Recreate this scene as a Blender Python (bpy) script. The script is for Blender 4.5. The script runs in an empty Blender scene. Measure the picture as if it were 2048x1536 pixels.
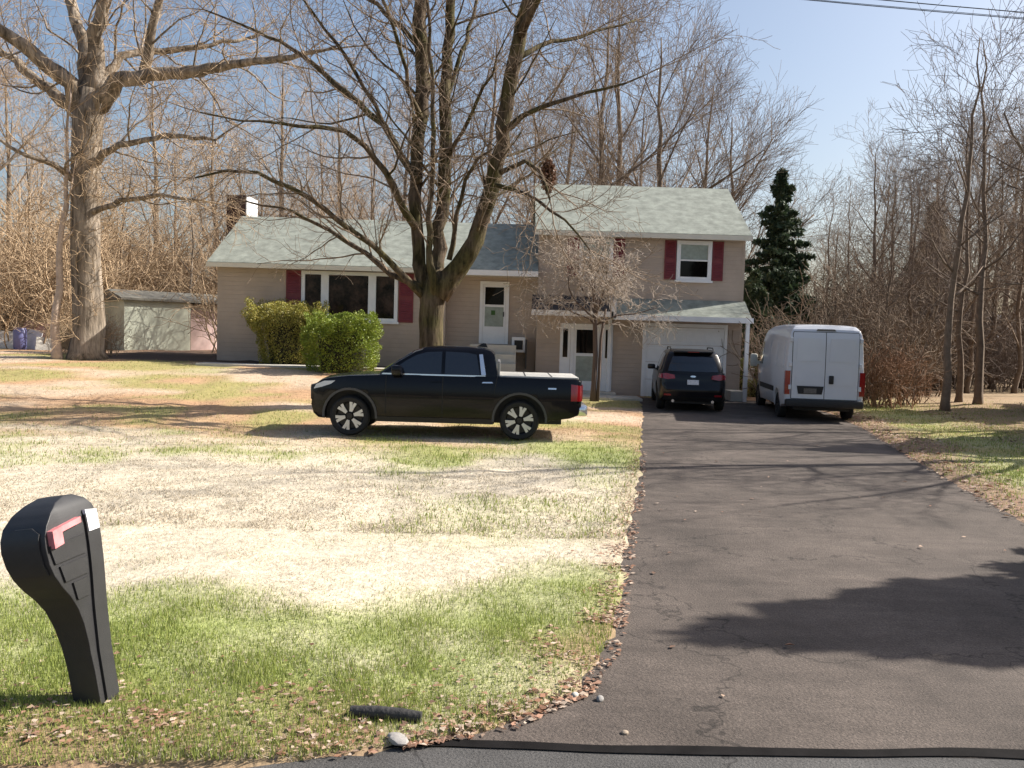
import bpy, bmesh, math, random
import numpy as np
from mathutils import Vector, Matrix, Euler

# ------------------------------------------------------------------ camera, sky, sun, exposure
R = math.radians
scene = bpy.context.scene
COL = scene.collection
CAM_H, FPX = 2.15, 1750.0                      # camera height in metres, focal length in 2048-px units
cam_d = bpy.data.cameras.new('camera')
cam_d.sensor_width = 36.0
cam_d.lens = 36.0 * FPX / 2048.0
cam_d.clip_start, cam_d.clip_end = 0.05, 3000.0
cam = bpy.data.objects.new('camera', cam_d)
COL.objects.link(cam)
CAM_ROT = Matrix.Rotation(R(90 - 3.4), 3, 'X') @ Matrix.Rotation(R(1.7), 3, 'Z')
cam.matrix_world = Matrix.Translation((0, 0, CAM_H)) @ CAM_ROT.to_4x4()
scene.camera = cam

SUN_AZ, SUN_EL = 16.0, 37.0                    # degrees: azimuth from +X towards +Y, elevation
sun_dir = Vector((math.cos(R(SUN_EL)) * math.cos(R(SUN_AZ)), math.cos(R(SUN_EL)) * math.sin(R(SUN_AZ)), math.sin(R(SUN_EL))))
world = bpy.data.worlds.new('World')
scene.world = world
world.use_nodes = True
wn = world.node_tree
wn.nodes.clear()
w_out = wn.nodes.new('ShaderNodeOutputWorld')
w_bg = wn.nodes.new('ShaderNodeBackground')
w_sky = wn.nodes.new('ShaderNodeTexSky')
w_sky.sky_type = 'NISHITA'
w_sky.sun_disc = False
w_sky.sun_elevation = R(SUN_EL)
w_sky.sun_rotation = R(90 - SUN_AZ)
w_sky.air_density = 1.0
w_sky.dust_density = 3.0
w_sky.ozone_density = 1.0
w_bg.inputs['Strength'].default_value = 0.086
wn.links.new(w_sky.outputs[0], w_bg.inputs['Color'])
wn.links.new(w_bg.outputs[0], w_out.inputs['Surface'])
sun_d = bpy.data.lights.new('sun', 'SUN')
sun_d.energy = 5.0
sun_d.angle = R(0.53)
sun_d.color = (1.0, 0.94, 0.85)
sun = bpy.data.objects.new('sun', sun_d)
COL.objects.link(sun)
sun.rotation_euler = sun_dir.to_track_quat('Z', 'Y').to_euler()
sun.location = (20, 5, 30)
scene.view_settings.view_transform = 'Standard'
scene.view_settings.look = 'None'
scene.view_settings.exposure = 0.95
scene.view_settings.gamma = 1.0
scene.view_settings.use_curve_mapping = False
scene.cycles.use_denoising = True
scene.cycles.max_bounces = 6
scene.cycles.diffuse_bounces = 3
scene.cycles.glossy_bounces = 3
scene.cycles.transmission_bounces = 3
scene.cycles.transparent_max_bounces = 4

random.seed(7)
RNG = np.random.default_rng(7)


def P(px, py, d):
    """World point seen at photograph pixel (px, py) whose distance along +Y is d."""
    v = CAM_ROT @ Vector(((px - 1024) / FPX, -(py - 768) / FPX, -1.0))
    v = v * (d / v.y)
    return Vector((v.x, v.y, v.z + CAM_H))


# ------------------------------------------------------------------ mesh and object helpers
def fast_mesh(name, verts, faces):
    verts = np.ascontiguousarray(verts, dtype=np.float32)
    faces = np.ascontiguousarray(faces, dtype=np.int32)
    me = bpy.data.meshes.new(name)
    n, m, k = len(verts), len(faces), faces.shape[1]
    me.vertices.add(n)
    me.vertices.foreach_set('co', verts.ravel())
    me.loops.add(m * k)
    me.loops.foreach_set('vertex_index', faces.ravel())
    me.polygons.add(m)
    me.polygons.foreach_set('loop_start', np.arange(0, m * k, k, dtype=np.int32))
    me.update(calc_edges=True)
    return me


def smooth(me, angle=40):
    me.polygons.foreach_set('use_smooth', np.ones(len(me.polygons), dtype=bool))
    if angle:
        me.set_sharp_from_angle(angle=R(angle))
    return me


def obj(name, me, mat=None, parent=None, loc=None, rot=None):
    o = bpy.data.objects.new(name, me)
    COL.objects.link(o)
    if mat is not None and me is not None and not me.materials:
        me.materials.append(mat)
    if parent is not None:
        o.parent = parent
    if loc is not None:
        o.location = loc
    if rot is not None:
        o.rotation_euler = rot
    return o


def tag(o, label=None, cat=None, group=None, kind=None):
    if label: o['label'] = label
    if cat: o['category'] = cat
    if group: o['group'] = group
    if kind: o['kind'] = kind
    return o


def thing(name, label, cat, loc=(0, 0, 0), rotz=0.0, group=None):
    o = bpy.data.objects.new(name, None)
    o.empty_display_size = 0.2
    COL.objects.link(o)
    o.location = loc
    o.rotation_euler = (0, 0, rotz)
    return tag(o, label, cat, group)


def copy_tree(o, parent=None):
    c = o.copy()
    COL.objects.link(c)
    c.parent = parent
    for ch in list(o.children):
        copy_tree(ch, c)
    return c


class MB:
    """Collects simple shapes into one mesh."""
    def __init__(self):
        self.bm = bmesh.new()

    def box(self, x0, x1, y0, y1, z0, z1, bevel=0.0):
        vs = [self.bm.verts.new((x, y, z)) for x in (x0, x1) for y in (y0, y1) for z in (z0, z1)]
        fs = [(0, 1, 3, 2), (4, 6, 7, 5), (0, 4, 5, 1), (2, 3, 7, 6), (0, 2, 6, 4), (1, 5, 7, 3)]
        nf = [self.bm.faces.new([vs[i] for i in f]) for f in fs]
        if bevel > 0:
            es = list({e for f in nf for e in f.edges})
            bmesh.ops.bevel(self.bm, geom=es, offset=bevel, segments=2, affect='EDGES', profile=0.5)
        return self

    def poly(self, pts):
        self.bm.faces.new([self.bm.verts.new(p) for p in pts])
        return self

    def prism(self, pts, off):
        """closed polygon pts (3D) extruded by vector off"""
        off = Vector(off)
        a = [self.bm.verts.new(p) for p in pts]
        b = [self.bm.verts.new(Vector(p) + off) for p in pts]
        n = len(a)
        self.bm.faces.new(a[::-1])
        self.bm.faces.new(b)
        for i in range(n):
            self.bm.faces.new((a[i], a[(i + 1) % n], b[(i + 1) % n], b[i]))
        return self

    def tube(self, pts, rs, n=8, cap=True, wob=0.0, seed=0):
        rnd = random.Random(seed)
        pts = [Vector(p) for p in pts]
        if not isinstance(rs, (list, tuple)):
            rs = [rs] * len(pts)
        rings = []
        prev_u = None
        for i, p in enumerate(pts):
            t = (pts[min(i + 1, len(pts) - 1)] - pts[max(i - 1, 0)]).normalized()
            u = prev_u if prev_u is not None else (Vector((1, 0, 0)) if abs(t.x) < 0.8 else Vector((0, 1, 0)))
            u = (u - t * u.dot(t)).normalized()
            prev_u = u
            v = t.cross(u)
            ring = []
            for k in range(n):
                a = 2 * math.pi * k / n
                rr = rs[i] * (1 + wob * (rnd.random() - 0.5))
                ring.append(self.bm.verts.new(p + (u * math.cos(a) + v * math.sin(a)) * rr))
            rings.append(ring)
        for i in range(len(rings) - 1):
            for k in range(n):
                self.bm.faces.new((rings[i][k], rings[i][(k + 1) % n], rings[i + 1][(k + 1) % n], rings[i + 1][k]))
        if cap:
            self.bm.faces.new(rings[0][::-1])
            self.bm.faces.new(rings[-1])
        return self

    def lathe_y(self, prof, n=32, c=(0, 0, 0), closed=True):
        """profile [(radius, y)] revolved about the Y axis"""
        rings = []
        for k in range(n):
            a = 2 * math.pi * k / n
            rings.append([self.bm.verts.new((c[0] + r * math.cos(a), c[1] + y, c[2] + r * math.sin(a))) for r, y in prof])
        m = len(prof)
        for k in range(n):
            A, B = rings[k], rings[(k + 1) % n]
            for i in range(m if closed else m - 1):
                j = (i + 1) % m
                self.bm.faces.new((A[i], A[j], B[j], B[i]))
        return self

    def done(self, name, mat, parent=None, sm=None, loc=None, rot=None, recalc=True):
        if recalc:
            bmesh.ops.recalc_face_normals(self.bm, faces=self.bm.faces[:])
        me = bpy.data.meshes.new(name)
        self.bm.to_mesh(me)
        self.bm.free()
        if sm:
            smooth(me, sm)
        return obj(name, me, mat, parent, loc, rot)


def loft_prism(outline, mapf, cuts_a=(), cuts_b=(), ts=(-1, 1), bevel=0.0, bevel_ang=45, seg=2):
    """Polygon (a, b) extruded in t, cut by lines a=const, b=const and t=const, then mapped to 3D by mapf(a, b, t)."""
    bm = bmesh.new()
    t0, t1 = ts[0], ts[-1]
    A = [bm.verts.new((a, t0, b)) for a, b in outline]
    B = [bm.verts.new((a, t1, b)) for a, b in outline]
    n = len(A)
    bm.faces.new(A)
    bm.faces.new(B[::-1])
    for i in range(n):
        bm.faces.new((A[i], B[i], B[(i + 1) % n], A[(i + 1) % n]))
    def cut(co, no):
        bmesh.ops.bisect_plane(bm, geom=bm.verts[:] + bm.edges[:] + bm.faces[:], dist=1e-5, plane_co=co, plane_no=no)
    for t in ts[1:-1]: cut((0, t, 0), (0, 1, 0))
    for a in cuts_a: cut((a, 0, 0), (1, 0, 0))
    for b in cuts_b: cut((0, 0, b), (0, 0, 1))
    for v in bm.verts:
        v.co = mapf(v.co.x, v.co.z, v.co.y)
    bmesh.ops.recalc_face_normals(bm, faces=bm.faces[:])
    if bevel > 0:
        es = [e for e in bm.edges if len(e.link_faces) == 2 and e.calc_face_angle(0) > R(bevel_ang)]
        if es:
            bmesh.ops.bevel(bm, geom=es, offset=bevel, segments=seg, affect='EDGES', profile=0.6, clamp_overlap=True)
    me = bpy.data.meshes.new('m')
    bm.to_mesh(me)
    bm.free()
    return me


def arc(cx, cz, r, a0, a1, n):
    return [(cx + r * math.cos(R(a0 + (a1 - a0) * i / n)), cz + r * math.sin(R(a0 + (a1 - a0) * i / n))) for i in range(n + 1)]


def lerp_tab(tab, x):
    if x <= tab[0][0]: return tab[0][1]
    for (x0, y0), (x1, y1) in zip(tab, tab[1:]):
        if x <= x1:
            return y0 + (y1 - y0) * (x - x0) / (x1 - x0)
    return tab[-1][1]


def sstep(a, b, x):
    t = np.clip((x - a) / (b - a), 0, 1)
    return t * t * (3 - 2 * t)


_tabs = {}
def vnoise(x, y, scale, seed=0):
    """smooth value noise in 0..1 (numpy)"""
    if seed not in _tabs:
        _tabs[seed] = np.random.default_rng(1000 + seed).random((256, 256))
    T = _tabs[seed]
    x = np.asarray(x) / scale; y = np.asarray(y) / scale
    xi = np.floor(x).astype(int); yi = np.floor(y).astype(int)
    fx = x - xi; fy = y - yi
    fx = fx * fx * (3 - 2 * fx); fy = fy * fy * (3 - 2 * fy)
    g = lambda a, b: T[a & 255, b & 255]
    return (g(xi, yi) * (1 - fx) + g(xi + 1, yi) * fx) * (1 - fy) + (g(xi, yi + 1) * (1 - fx) + g(xi + 1, yi + 1) * fx) * fy


# ------------------------------------------------------------------ materials
def mat(name, col, rough=0.6, metal=0.0, spec=0.5, var=0.0, vscale=6.0, bump=0.0, bscale=40.0, coat=0.0,
        attr=None, transl=0.0, col2=None, emis=None):
    m = bpy.data.materials.new(name)
    m.use_nodes = True
    nt = m.node_tree
    b = nt.nodes['Principled BSDF']
    b.inputs['Base Color'].default_value = (*col, 1)
    b.inputs['Roughness'].default_value = rough
    b.inputs['Metallic'].default_value = metal
    b.inputs['Specular IOR Level'].default_value = spec
    b.inputs['Coat Weight'].default_value = coat
    b.inputs['Coat Roughness'].default_value = 0.04
    tc = None
    if var > 0 or bump > 0 or col2:
        tc = nt.nodes.new('ShaderNodeTexCoord')
    src = None
    if attr:
        at = nt.nodes.new('ShaderNodeAttribute')
        at.attribute_name = attr
        src = at.outputs['Color']
    if var > 0 or col2:
        nz = nt.nodes.new('ShaderNodeTexNoise')
        nz.inputs['Scale'].default_value = vscale
        nz.inputs['Detail'].default_value = 6
        nz.inputs['Roughness'].default_value = 0.65
        nt.links.new(tc.outputs['Object'], nz.inputs['Vector'])
        if col2:
            mx = nt.nodes.new('ShaderNodeMix'); mx.data_type = 'RGBA'
            mx.inputs['A'].default_value = (*col, 1)
            mx.inputs['B'].default_value = (*col2, 1)
            rp = nt.nodes.new('ShaderNodeMapRange')
            rp.inputs['From Min'].default_value = 0.38; rp.inputs['From Max'].default_value = 0.62
            nt.links.new(nz.outputs['Fac'], rp.inputs['Value'])
            nt.links.new(rp.outputs['Result'], mx.inputs['Factor'])
            src = mx.outputs['Result']
        if var > 0:
            mr = nt.nodes.new('ShaderNodeMapRange')
            mr.inputs['From Min'].default_value = 0.3; mr.inputs['From Max'].default_value = 0.7
            mr.inputs['To Min'].default_value = 1 - var; mr.inputs['To Max'].default_value = 1 + var
            nt.links.new(nz.outputs['Fac'], mr.inputs['Value'])
            ml = nt.nodes.new('ShaderNodeVectorMath'); ml.operation = 'SCALE'
            if src is not None: nt.links.new(src, ml.inputs[0])
            else: ml.inputs[0].default_value = col
            nt.links.new(mr.outputs['Result'], ml.inputs['Scale'])
            src = ml.outputs['Vector']
    if src is not None:
        nt.links.new(src, b.inputs['Base Color'])
    if bump > 0:
        n2 = nt.nodes.new('ShaderNodeTexNoise')
        n2.inputs['Scale'].default_value = bscale
        n2.inputs['Detail'].default_value = 5
        nt.links.new(tc.outputs['Object'], n2.inputs['Vector'])
        bp = nt.nodes.new('ShaderNodeBump')
        bp.inputs['Strength'].default_value = bump
        bp.inputs['Distance'].default_value = 0.02
        nt.links.new(n2.outputs['Fac'], bp.inputs['Height'])
        nt.links.new(bp.outputs['Normal'], b.inputs['Normal'])
    if transl > 0:
        out = nt.nodes['Material Output']
        tr = nt.nodes.new('ShaderNodeBsdfTranslucent')
        if src is not None: nt.links.new(src, tr.inputs['Color'])
        else: tr.inputs['Color'].default_value = (*col, 1)
        ms = nt.nodes.new('ShaderNodeMixShader')
        ms.inputs['Fac'].default_value = transl
        nt.links.new(b.outputs[0], ms.inputs[1]); nt.links.new(tr.outputs[0], ms.inputs[2])
        nt.links.new(ms.outputs[0], out.inputs['Surface'])
    return m


def band_bump(m, axis, period, depth=0.5, saw=True):
    """horizontal courses (lap siding, shingle rows) as relief along an object axis"""
    nt = m.node_tree
    b = nt.nodes['Principled BSDF']
    tc = nt.nodes.new('ShaderNodeTexCoord')
    wv = nt.nodes.new('ShaderNodeTexWave')
    wv.wave_type = 'BANDS'; wv.bands_direction = axis
    wv.wave_profile = 'SAW' if saw else 'SIN'
    wv.inputs['Scale'].default_value = 0.314159 / period
    wv.inputs['Distortion'].default_value = 0.0
    nt.links.new(tc.outputs['Object'], wv.inputs['Vector'])
    bp = nt.nodes.new('ShaderNodeBump')
    bp.inputs['Strength'].default_value = depth
    bp.inputs['Distance'].default_value = 0.02
    nt.links.new(wv.outputs['Fac'], bp.inputs['Height'])
    nt.links.new(bp.outputs['Normal'], b.inputs['Normal'])
    return m


M = {}
M['siding'] = band_bump(mat('siding', (0.46, 0.375, 0.31), 0.7, var=0.13, vscale=0.9), 'Z', 0.15, 1.0)
M['roof'] = band_bump(mat('shingle_pale', (0.25, 0.27, 0.235), 0.9, var=0.32, vscale=3.0), 'Z', 0.085, 1.0)
M['roof_shaded'] = band_bump(mat('shingle_shaded', (0.045, 0.042, 0.045), 0.9, var=0.3, vscale=9.0), 'Z', 0.06, 0.5)  # entry roof: shade of the ornamental tree put into the shingle colour
M['white'] = mat('white_paint', (0.82, 0.82, 0.82), 0.45, var=0.05, vscale=3)
M['cream'] = mat('cream_trim', (0.70, 0.66, 0.56), 0.5, var=0.05, vscale=3)
M['burgundy'] = mat('burgundy_paint', (0.18, 0.026, 0.032), 0.5, var=0.15, vscale=5)
M['glass'] = mat('window_glass', (0.006, 0.005, 0.005), 0.05, spec=0.22)
M['dim_glass'] = mat('picture_window_glass', (0.007, 0.005, 0.005), 0.06, spec=0.22, var=0.5, vscale=2.5, col2=(0.045, 0.028, 0.022))
M['curtain'] = mat('curtain_glass', (0.30, 0.34, 0.30), 0.12, spec=0.6, var=0.2, vscale=4)
M['brick'] = mat('dark_brick', (0.07, 0.035, 0.028), 0.9, var=0.35, vscale=12, bump=0.4, bscale=30)
M['concrete'] = mat('concrete', (0.52, 0.49, 0.43), 0.9, var=0.12, vscale=3, bump=0.2, bscale=60)
M['foundation'] = mat('foundation_block', (0.25, 0.24, 0.23), 0.9, var=0.15, vscale=4)
M['dark_metal'] = mat('dark_metal', (0.02, 0.02, 0.022), 0.45)
M['black_paint'] = mat('black_car_paint', (0.003, 0.003, 0.005), 0.2, spec=0.18, coat=0.25)
M['dark_paint'] = mat('dark_suv_paint', (0.003, 0.003, 0.005), 0.3, spec=0.25, coat=0.35)
M['white_van'] = mat('white_van_paint', (0.60, 0.62, 0.67), 0.35, coat=0.6, var=0.03, vscale=1.5)
M['black_plastic'] = mat('black_plastic', (0.012, 0.012, 0.013), 0.6, var=0.2, vscale=10)
M['rubber'] = mat('tyre_rubber', (0.012, 0.012, 0.012), 0.85, var=0.2, vscale=15)
M['alloy'] = mat('bright_alloy', (0.58, 0.58, 0.57), 0.35, metal=0.4)
M['dark_alloy'] = mat('dark_alloy', (0.02, 0.02, 0.022), 0.4, metal=0.5)
M['chrome'] = mat('chrome', (0.75, 0.76, 0.78), 0.18, metal=0.9)
M['carglass'] = mat('car_glass', (0.006, 0.008, 0.012), 0.03, spec=0.8, coat=0.5)
M['tail_red'] = mat('tail_lamp_red', (0.24, 0.006, 0.010), 0.15, coat=0.8)
M['lamp_clear'] = mat('lamp_clear', (0.55, 0.55, 0.55), 0.12, coat=0.8)
M['tonneau'] = mat('grey_tonneau_vinyl', (0.42, 0.41, 0.38), 0.55, var=0.08, vscale=3)
M['plate'] = mat('licence_plate', (0.6, 0.6, 0.62), 0.4, var=0.25, vscale=25)
def bark(name, col, col2, ridge=9.0, stretch=0.16):
    m = mat(name, col, 0.95, spec=0.2)
    nt = m.node_tree; b = nt.nodes['Principled BSDF']
    tc = nt.nodes.new('ShaderNodeTexCoord')
    mp = nt.nodes.new('ShaderNodeMapping'); mp.inputs['Scale'].default_value = (1, 1, stretch)
    nt.links.new(tc.outputs['Object'], mp.inputs['Vector'])
    n1 = nt.nodes.new('ShaderNodeTexNoise'); n1.inputs['Scale'].default_value = ridge; n1.inputs['Detail'].default_value = 5; n1.inputs['Roughness'].default_value = 0.7
    nt.links.new(mp.outputs['Vector'], n1.inputs['Vector'])
    n2 = nt.nodes.new('ShaderNodeTexNoise'); n2.inputs['Scale'].default_value = 1.6; n2.inputs['Detail'].default_value = 6
    nt.links.new(tc.outputs['Object'], n2.inputs['Vector'])
    r1 = nt.nodes.new('ShaderNodeMapRange'); r1.inputs['From Min'].default_value = 0.36; r1.inputs['From Max'].default_value = 0.64
    r1.inputs['To Min'].default_value = 0.35; r1.inputs['To Max'].default_value = 1.45
    nt.links.new(n1.outputs['Fac'], r1.inputs['Value'])
    r2 = nt.nodes.new('ShaderNodeMapRange'); r2.inputs['From Min'].default_value = 0.42; r2.inputs['From Max'].default_value = 0.62
    nt.links.new(n2.outputs['Fac'], r2.inputs['Value'])
    mx = nt.nodes.new('ShaderNodeMix'); mx.data_type = 'RGBA'
    mx.inputs['A'].default_value = (*col, 1); mx.inputs['B'].default_value = (*col2, 1)
    nt.links.new(r2.outputs['Result'], mx.inputs['Factor'])
    sc = nt.nodes.new('ShaderNodeVectorMath'); sc.operation = 'SCALE'
    nt.links.new(mx.outputs['Result'], sc.inputs[0]); nt.links.new(r1.outputs['Result'], sc.inputs['Scale'])
    nt.links.new(sc.outputs['Vector'], b.inputs['Base Color'])
    bp = nt.nodes.new('ShaderNodeBump'); bp.inputs['Strength'].default_value = 1.0; bp.inputs['Distance'].default_value = 0.05
    nt.links.new(n1.outputs['Fac'], bp.inputs['Height']); nt.links.new(bp.outputs['Normal'], b.inputs['Normal'])
    return m
M['bark'] = bark('maple_bark', (0.105, 0.078, 0.055), (0.075, 0.065, 0.028))
M['bark_grey'] = bark('grey_bark', (0.27, 0.225, 0.18), (0.20, 0.16, 0.12), 6.0)
M['bark_brown'] = mat('brown_bark', (0.17, 0.125, 0.09), 0.95, var=0.3, vscale=5, bump=0.6, bscale=10)
M['bark_pale'] = mat('pale_pinkish_bark', (0.46, 0.36, 0.29), 0.9, var=0.25, vscale=4, bump=0.4, bscale=10)
M['twig'] = mat('twig_brown', (0.20, 0.145, 0.10), 0.9)
M['twig_tan'] = mat('twig_tan', (0.39, 0.28, 0.175), 0.9)
M['twig_pale'] = mat('twig_pale', (0.40, 0.335, 0.275), 0.9)
M['twig_dark'] = mat('twig_dark', (0.12, 0.085, 0.065), 0.9)
M['needle'] = mat('spruce_needle', (0.022, 0.045, 0.02), 0.7, attr='Col', transl=0.15)
M['leaf'] = mat('shrub_leaf', (0.1, 0.16, 0.03), 0.55, attr='Col', transl=0.16)
M['grass'] = mat('grass_blade', (0.2, 0.26, 0.07), 0.7, attr='Col', transl=0.3)
M['litter'] = mat('dead_leaf', (0.2, 0.1, 0.05), 0.8, attr='Col', transl=0.15)

# ------------------------------------------------------------------ ground, driveway, road
LEFT_EDGE = [(2.9, -60), (3.4, -30), (3.9, -6.0), (4.05, -2.2), (4.2, -1.0), (4.4, -0.45), (4.6, -0.05), (5.1, 0.42), (6.0, 0.74), (8.8, 1.19), (11.5, 1.68), (16, 2.4), (20, 3.0), (25, 3.75), (29.6, 4.3)]
RIGHT_EDGE = [(2.9, 60), (3.6, 14), (4.3, 8.2), (5, 6.9), (7, 6.2), (10.9, 6.4), (15.6, 7.4), (21.5, 8.75), (25, 9.3), (29.6, 9.7)]
_le = np.array(LEFT_EDGE); _re = np.array(RIGHT_EDGE)
def left_edge(y): return np.interp(y, _le[:, 0], _le[:, 1])
def right_edge(y): return np.interp(y, _re[:, 0], _re[:, 1])
ROAD_Y = 4.42

def base_h(x, y):
    x = np.asarray(x, float); y = np.asarray(y, float)
    h = 0.78 * sstep(17.0, 29.0, y) * sstep(2.6, -2.5, x)
    h = h + 0.06 * sstep(20, 29, y)
    h = h + 0.25 * sstep(32, 60, y) * sstep(4, -8, x)
    h = h + 0.10 * sstep(10.0, 16.0, x) * sstep(14, 22, y)
    return h

def road_edge(x):
    x = np.asarray(x, float)
    return 4.40 + 0.03 * np.clip(x, 0, 8) - 0.45 * sstep(-0.2, -2.0, x) + (vnoise(x, x * 0 + 9.1, 0.6, 23) - .5) * 0.05

def in_drive(x, y):
    """signed distance-like value: positive inside the paved area"""
    d = np.minimum(np.asarray(x) - left_edge(y), right_edge(y) - np.asarray(x))
    d = np.minimum(d, 29.6 - np.asarray(y))
    return np.maximum(d, road_edge(x) - 0.05 - np.asarray(y))

def lawn_h(x, y):
    h = base_h(x, y)
    near = (vnoise(x, y, 0.5, 1) - 0.5) * 0.05 + (vnoise(x, y, 2.3, 2) - 0.5) * 0.08
    h = h + near * sstep(0.0, 0.5, -in_drive(x, y))
    return h + 0.025 - 0.075 * sstep(-0.02, 0.12, in_drive(x, y) + (vnoise(x, y, 0.35, 3) - 0.5) * 0.10)

def lawn_mix(x, y):
    """returns green, litter amounts 0..1 (the rest is dry straw) and tan amount"""
    x = np.asarray(x, float); y = np.asarray(y, float)
    n1 = vnoise(x, y, 1.3, 11); n2 = vnoise(x, y, 0.45, 12); n3 = vnoise(x, y, 4.0, 13)
    n4 = vnoise(x * 0.35, y, 0.8, 14)
    n = 0.5 * n1 + 0.25 * n2 + 0.25 * n3
    yy = y + (n1 - 0.5) * 2.4 + (n2 - 0.5) * 0.9 + (n3 - 0.5) * 1.4 - 1.3 * sstep(-0.6, 0.6, x) * sstep(3.0, 1.5, x)
    near = sstep(7.4, 6.2, yy) * (0.38 + 0.55 * n2 + 0.2 * n1)
    mid = 0.10 * sstep(0.55, 0.8, n) + 0.22 * sstep(8.5, 11.5, yy) * sstep(0.56, 0.75, n1) * sstep(-4, 1.2, x)
    far = sstep(12.6, 14.6, yy) * (0.08 + 0.45 * sstep(0.42, 0.68, n))
    dist = sstep(17.5, 19.5, yy)
    green = np.clip(near + mid * sstep(6.6, 8, yy) + far, 0, 0.95)
    green = green * (1 - dist) + dist * 0.55 * sstep(0.52, 0.66, 0.55 * n4 + 0.45 * n1)
    right = sstep(5.0, 6.0, x)
    green = np.maximum(green, right * (0.35 + 0.5 * n))
    ind = in_drive(x, y)
    edge = sstep(-0.42, -0.02, ind + (n2 - 0.5) * 0.4) * (y < 30)
    edge = np.where((y > 6.5) & (x < 5), edge * 0.3, edge * 0.8)
    corner = sstep(-1.0, -0.1, ind + (n2 - 0.5) * 0.9 + (n1 - 0.5) * 0.5) * sstep(6.6, 5.4, y) * (x > -2.5) * (x < 4) * 0.85
    edge = np.maximum(edge, corner)
    bottom = sstep(5.1, 4.5, y + (n2 - 0.5) * 0.7) * sstep(0.35, 0.7, n1) * 0.7
    rightwood = right * sstep(2.0, 4.5, x - right_edge(y) + (n1 - .5) * 2.0) * sstep(12, 16, y) * 0.75
    rightlit = right * sstep(1.6, 0.3, x - right_edge(y) + (n1 - .5)) * 0.9
    woods = sstep(33, 38, y + (n3 - 0.5) * 6) * sstep(0.5, -6, x) + sstep(33, 40, y) * sstep(-3, 2, x) * sstep(16, 12, x)
    litter = np.clip(np.maximum.reduce([edge, bottom * 0.8, rightlit, rightwood, np.clip(woods, 0, 1) * 0.8]), 0, 1)
    tan = np.clip(sstep(13.5, 18.5, yy) * (0.45 + 0.6 * sstep(0.35, 0.6, n4)), 0, 1)
    return green, litter, np.clip(tan, 0, 1)

def shade_mask(x, y):
    """house shadow and the dark below the shrubs, painted into the ground colour"""
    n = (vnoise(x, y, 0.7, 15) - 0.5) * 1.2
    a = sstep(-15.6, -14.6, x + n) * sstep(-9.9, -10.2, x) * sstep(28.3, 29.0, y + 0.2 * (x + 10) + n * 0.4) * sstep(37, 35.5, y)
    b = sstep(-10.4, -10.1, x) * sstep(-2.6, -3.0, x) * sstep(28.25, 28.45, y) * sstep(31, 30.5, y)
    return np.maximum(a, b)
C_SHADE = np.array((0.055, 0.036, 0.026))  # ground tone standing in for the house shadow and shrub shade
C_STRAW = np.array((0.54, 0.47, 0.36)); C_GREEN = np.array((0.235, 0.285, 0.068))
C_TAN = np.array((0.42, 0.255, 0.14)); C_LIT = np.array((0.25, 0.145, 0.095))

def make_axis(parts):
    out = []
    for a, b, s in parts:
        out += list(np.arange(a, b, s))
    return np.array(sorted(set(np.round(out, 4))))

gx = make_axis([(-400, -60, 40), (-60, -24, 4), (-24, -9, 0.6), (-9, 9, 0.16), (9, 18, 0.5), (18, 60, 4), (60, 401, 40)])
gy = make_axis([(-60, 2, 6), (2, 3.6, 0.4), (3.6, 9, 0.12), (9, 18, 0.2), (18, 34, 0.5), (34, 80, 4), (80, 801, 60)])
X, Y = np.meshgrid(gx, gy)
Z = lawn_h(X, Y)
Z = np.where(Y < 3.3, np.minimum(Z, -0.05), Z)
V = np.stack([X.ravel(), Y.ravel(), Z.ravel()], 1)
nx, ny = len(gx), len(gy)
I = np.arange(nx * ny).reshape(ny, nx)
F = np.stack([I[:-1, :-1].ravel(), I[:-1, 1:].ravel(), I[1:, 1:].ravel(), I[1:, :-1].ravel()], 1)
me = fast_mesh('ground', V, F)
g, l, t = lawn_mix(X.ravel(), Y.ravel())
c = C_STRAW[None] * (1 - t)[:, None] + C_TAN[None] * t[:, None]
c = c * (1 - g)[:, None] + C_GREEN[None] * g[:, None]
c = c * (1 - l)[:, None] + C_LIT[None] * l[:, None]
bd = shade_mask(X.ravel(), Y.ravel())[:, None]
c = c * (1 - bd) + C_SHADE[None] * bd
ca = me.color_attributes.new('Col', 'FLOAT_COLOR', 'POINT')
ca.data.foreach_set('color', np.concatenate([c, np.ones((len(c), 1))], 1).astype(np.float32).ravel())
smooth(me, None)
M['lawn'] = mat('lawn_ground', (0.4, 0.35, 0.2), 0.95, attr='Col', var=0.28, vscale=9.0, bump=0.9, bscale=22)
ground = tag(obj('ground', me, M['lawn']), kind='structure')

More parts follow.
